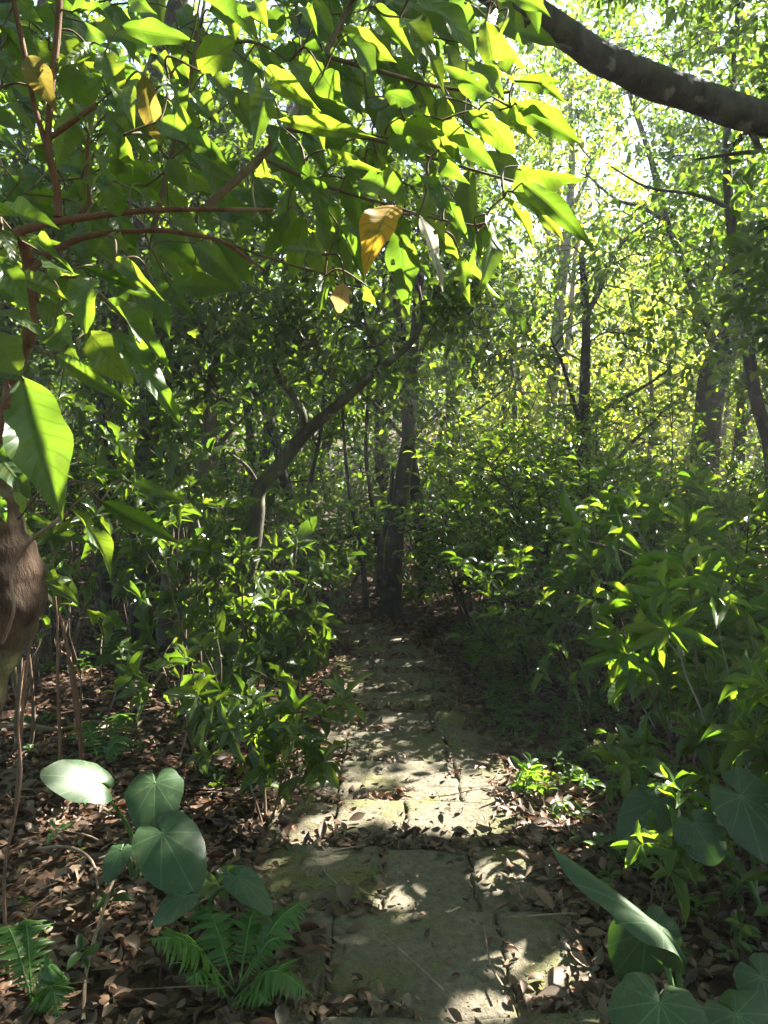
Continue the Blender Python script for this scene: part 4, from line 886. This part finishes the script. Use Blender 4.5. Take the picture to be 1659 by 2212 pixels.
# ------------------------------------------------------------------ overhanging tree in the left foreground
def overhang():
    root = thing('overhanging_tree', 'near tree with large pointed leaves hanging over the upper left', 'tree', (-1.02, 1.5, float(gz(-1.02, 1.5))))
    base = A([-.98, 1.5, float(gz(-.98, 1.5))-.05])
    g = Geo(); g.tube([base] + pp([(-112,1640,1.5),(-80,1500,1.5),(-40,1390,1.5),(2,1290,1.5),(5,1230,1.5),(-10,1150,1.5),(-15,1060,1.5),(-20,960,1.5)]), [.11,.09,.082,.076,.084,.076,.058,.048,.040], 40, rough=.10, smooth=12)
    v = np.concatenate(g.V); k = v*A([1, 1, .5]); rgh = (np.sin(k[:, 0]*190+np.sin(k[:, 2]*60)*2)+np.sin(k[:, 1]*230+k[:, 2]*90)+np.sin(k[:, 2]*150+k[:, 0]*90+1))*.0006
    c0 = A([-1.0, 1.5, 0]); nv = unit((v-c0)*A([1, 1, 0])); g.V = [(v + nv*rgh[:, None]).astype(np.float32)]
    g.build('trunk', M['bark_near'], root)
    BR = [  # pixel polylines of the branches (x, y, distance), start radius, end radius
        ([(0,1000,1.45),(14,900,1.4),(28,820,1.35),(58,740,1.3),(72,670,1.28),(60,560,1.25),(40,500,1.2)], .014, .009, 'bark_red'),
        ([(40,500,1.2),(130,478,1.2),(300,456,1.2),(440,452,1.2),(590,454,1.2)], .0065, .003, 'bark_red'),
        ([(60,590,1.25),(120,540,1.25),(200,508,1.25),(330,498,1.25),(400,505,1.25),(480,522,1.25),(530,555,1.25),(572,584,1.25)], .0060, .002, 'bark_red'),
        ([(125,468,1.2),(122,400,1.2),(105,320,1.2),(110,200,1.2),(124,80,1.2),(130,-40,1.2)], .0062, .0045, 'bark_red'),
        ([(105,330,1.2),(75,230,1.2),(52,110,1.2),(25,-20,1.2)], .0045, .0035, 'bark_red'),
        ([(102,302,1.2),(150,268,1.2),(208,226,1.2)], .0042, .0035, 'bark_red'),
        ([(150,478,1.22),(190,440,1.25),(188,360,1.25),(192,290,1.25)], .0035, .0025, 'bark_red'),
        ([(440,452,1.2),(600,300,1.3),(700,120,1.4),(760,0,1.45),(800,-100,1.5)], .006, .004, 'twig'),
        ([(700,120,1.4),(840,160,1.35),(960,190,1.35),(1090,200,1.35),(1110,190,1.35)], .004, .002, 'twig'),
        ([(620,280,1.3),(800,300,1.3),(960,350,1.3),(1120,395,1.3)], .004, .002, 'twig'),
        ([(560,340,1.28),(700,400,1.25),(830,440,1.22),(930,470,1.2),(1040,490,1.2)], .0035, .0015, 'twig'),
        ([(330,498,1.25),(380,300,1.3),(420,120,1.35),(450,-30,1.4)], .0045, .003, 'twig'),
        ([(420,120,1.35),(540,90,1.35),(640,140,1.35)], .003, .0015, 'twig'),
        ([(480,522,1.25),(620,570,1.3),(740,600,1.3)], .0025, .0012, 'twig'),
        ([(30,620,1.2),(100,600,1.0),(170,600,.95),(230,650,.92),(280,700,.92)], .004, .002, 'twig'),
        ([(10,860,1.2),(30,840,.9),(60,830,.82)], .004, .0025, 'twig'),
        ([(40,1120,1.4),(90,1060,1.2),(150,1040,1.05),(220,1050,1.0)], .003, .0015, 'twig'),
        ([(152,1106,1.3),(110,1135,1.33),(60,1175,1.36),(25,1240,1.38),(30,1320,1.38),(5,1390,1.4)], .004, .003, 'stick'),
        ([(760,0,1.45),(860,-30,1.3),(930,-20,1.2)], .0035, .002, 'twig'),
        ([(300,700,1.0),(260,780,1.1),(180,800,1.2),(60,740,1.3)], .003, .003, 'twig'),
    ]
    pts = []
    for l, r0, r1, mt in BR:
        q = A(pp(l)); g = Geo(); g.tube(q, np.linspace(r0, r1, len(q)), 8 if r0 > .005 else 6, rough=.10, smooth=5)
        g.build('branch', M[mt], root); pts.append(catmull(q, np.ones(len(q)), 8)[0])
    pts = np.concatenate(pts)
    #  leaves seen one by one in the photograph
    LL = []
    def grp(ox, oy, s, rows):
        for r in rows: LL.append((ox+r[0]*s, oy+r[1]*s, ox+r[2]*s, oy+r[3]*s, r[4]*s, r[5], r[6] if len(r) > 6 else ''))
    grp(0, 384, .4465, [(0,185,275,225,85,.9),(-20,230,85,430,110,.85),(-30,380,150,640,110,.88),(95,300,365,440,50,.95),(100,480,335,590,90,1.0),(200,370,370,480,55,1.0),(390,430,745,565,58,1.0),(560,400,760,560,70,1.05),
        (440,485,400,752,135,.92),(520,500,760,610,110,1.05),(740,500,800,655,110,1.1),(500,600,830,920,110,.97),(545,740,897,1200,120,.93),(420,740,660,1020,170,1.0),(270,690,345,860,140,1.0),(270,860,642,1105,70,.95),(110,965,300,1655,265,.78),
        (-60,1300,145,1525,170,.82),(-30,1520,32,1668,60,.82),(340,1600,582,1962,80,.97),(490,1565,882,1775,90,1.1),(-60,760,110,960,190,.9),(-60,880,100,985,130,.95),(60,1520,130,1640,70,1.0),(380,1340,452,1378,40,1.1),
        (0,640,220,760,110,1.0),(640,1480,880,1560,60,1.15),(520,280,620,350,80,1.1),(-20,560,140,560,80,1.0),(180,600,330,720,110,1.05)])
    grp(548.6, 0, .463, [(745,-10,1085,262,135,1.05),(680,80,905,388,100,1.1),(560,30,740,250,75,1.15),(1112,452,888,312,90,1.2),(1208,392,1092,278,60,1.2),(1215,378,1440,385,75,1.2),(1340,392,1456,478,42,1.2),(1215,480,1532,672,110,1.15),
        (1195,500,1275,625,80,1.2),(1235,790,1572,845,72,1.2),(1250,855,1600,1152,85,1.15),(1235,775,1300,905,115,1.22),(1165,925,1328,1155,48,1.2),(1205,895,1478,1132,65,1.18),(1075,1000,1085,1392,112,1.1),(690,1000,712,1475,132,1.1),
        (660,960,498,1252,150,1.08,'yellow'),(770,1000,897,1362,55,1.12,'grey'),(235,750,350,1078,95,1.15),(430,160,592,385,110,1.2),(165,285,250,412,105,1.25),(320,345,400,470,115,1.22),(45,385,8,655,118,1.15),(110,560,582,640,75,1.12),
        (328,700,582,802,48,1.15),(430,660,500,922,90,1.2),(500,840,715,930,150,1.1),(315,1190,125,1150,68,1.15),(310,1000,345,1192,80,1.2),(0,830,142,840,72,1.2),(400,1060,520,1312,52,1.18),(425,1320,388,1480,82,1.15,'tan'),
        (330,1290,308,1442,62,1.2),(520,1330,572,1435,72,1.2),(895,1080,972,1225,52,1.2),(240,40,285,135,60,1.25),(60,50,150,172,90,1.2),(0,10,55,110,80,1.2),(50,330,302,512,92,1.15),(125,590,202,835,52,1.15),(780,820,932,992,60,1.15),
        (600,420,765,485,95,1.2),(1040,1080,1112,1432,80,1.14),(960,1200,1000,1400,70,1.2),(860,700,1000,860,75,1.2),(620,640,820,760,85,1.2),(700,560,890,640,80,1.25),(880,560,1010,700,70,1.25),(1000,520,1130,640,70,1.25),(820,880,760,1060,80,1.2),
        (560,1000,540,1160,60,1.25),(230,480,330,700,90,1.2),(900,940,1000,1120,60,1.2)])
    grp(0, 0, .3637, [(1190,-10,1522,222,135,1.1),(1180,420,1400,235,185,1.05),(1030,265,1122,472,92,1.2),(720,160,1165,245,115,1.15),(330,180,455,400,135,1.25),(165,335,330,645,135,1.2,'olive'),(590,265,722,332,72,1.25),(620,320,720,565,155,1.15),
        (710,535,790,685,115,1.15),(900,330,1082,482,55,1.2),(850,440,942,905,112,1.18,'olive'),(1000,470,1090,705,125,1.12),(950,720,1225,860,155,1.1),(740,800,790,1062,72,1.1),(820,800,962,1005,75,1.15),(640,1095,722,1305,132,1.15),
        (775,1120,892,1202,50,1.2),(865,1105,962,1210,50,1.2),(-20,530,82,612,60,1.2),(420,70,742,142,65,1.2),(1180,1240,1285,1375,72,1.2),(1500,1300,1400,1420,90,1.2),(780,-20,905,75,90,1.2),(20,160,120,330,120,1.25),(100,0,230,120,110,1.25),
        (0,300,110,420,90,1.25),(480,1060,640,1010,80,1.2),(200,880,330,980,90,1.2),(560,900,620,1040,80,1.2),(430,620,560,760,100,1.25),(530,280,600,470,90,1.25),(1150,800,1330,960,110,1.2),(1000,950,1120,1150,110,1.2),(1130,560,1300,720,100,1.25),(300,30,480,90,80,1.25)])
    # fill further back in the same crown
    k = 0
    while k < 210:
        x = R.uniform(-60, 1150); y = R.uniform(-60, 640)
        if y > 620 - max(0, x-300)*.25 + R.normal(0, 40) or x > 1130 - y*.2: continue
        L = R.uniform(90, 150); a = R.normal(.95, .55)
        LL.append((x, y, x+L*math.cos(a), y+L*math.sin(a), L*R.uniform(.28, .38), R.uniform(1.25, 2.1), 'fill')); k += 1
    k = 0
    while k < 45:
        x = R.uniform(620, 1150); y = R.uniform(-200, 330)
        if x > 1130 - max(0, y)*.4: continue
        L = R.uniform(90, 150); a = R.normal(.95, .5)
        LL.append((x, y, x+L*math.cos(a), y+L*math.sin(a), L*R.uniform(.28, .38), R.uniform(1.25, 1.8), 'fill')); k += 1
    gl_ = Geo(); gt = Geo(); spec = []
    B0 = A([P(l[0], l[1], l[5]) for l in LL]); od = np.argsort([((pts-b)**2).sum(1).min() for b in B0]); nodes = list(pts)
    for (x0, y0, x1, y1, wd, D, kind) in [LL[i] for i in od]:
        dD = R.uniform(-.10, .03)
        p0 = P(x0, y0, D); p1 = P(x1, y1, D + dD); d = p1-p0; Ln = np.linalg.norm(d)
        tocam = unit(A([0, 0, CAMZ]) - (p0+p1)/2)
        nn = unit(tocam + rnd(1)[0]*.32 + A([0, 0, .35]))
        lv = Leaves(); lv.add(p0, d, nn, Ln, wd/F*D*1.06)
        if kind in ('yellow', 'grey', 'tan', 'olive'):
            g = Geo(); lv.emit(g, [T_NEAR[2 if kind != 'grey' else 4]], 0, cull=False); spec.append((kind, g))
        else: lv.emit(gl_, T_NEAR, 0, cull=False)
        nd = A(nodes); a0 = nd[((nd-p0)**2).sum(1).argmin()]; nodes.append(p0)
        if np.linalg.norm(a0-p0) > .004:
            m_ = a0*.5+p0*.5 + (A([0, 0, .12]) + R.normal(0, .12, 3))*np.linalg.norm(a0-p0)
            gt.tube(A([a0, m_, p0, p0+d*.04]), A([.0019, .0016, .0013, .001]), 4, smooth=4, cap=False)
    join(gl_, gt)
    gl_.build('foliage', [M['fore'], M['twig']], root)
    names = {'yellow': 'yellow leaf with dark spots', 'grey': 'withered grey hanging leaf', 'tan': 'dry tan leaf', 'olive': 'fading olive brown leaf'}
    for kind, g in spec: g.build('leaf', M[kind], root)['label'] = names[kind]
overhang()

# ------------------------------------------------------------------ thin haze added to stand in for veiling glow
def haze():
    me = bpy.data.meshes.new('haze'); bm = bmesh.new(); bmesh.ops.create_cube(bm, size=1.0)
    for v in bm.verts: v.co = Vector((v.co.x*560, 130+v.co.y*560, 5.5+v.co.z*15))
    bm.to_mesh(me); bm.free()
    h = bpy.data.objects.new('haze', me); COL.objects.link(h); h['kind'] = 'stuff'
    m = bpy.data.materials.new('veil_haze'); m.use_nodes = True; t = m.node_tree; t.nodes.remove(t.nodes['Principled BSDF'])
    v = t.nodes.new('ShaderNodeVolumePrincipled'); v.inputs['Color'].default_value = (.92, .96, 1, 1); v.inputs['Density'].default_value = .0037; v.inputs['Anisotropy'].default_value = .45
    t.links.new(v.outputs[0], t.nodes['Material Output'].inputs['Volume']); me.materials.append(m)
haze()
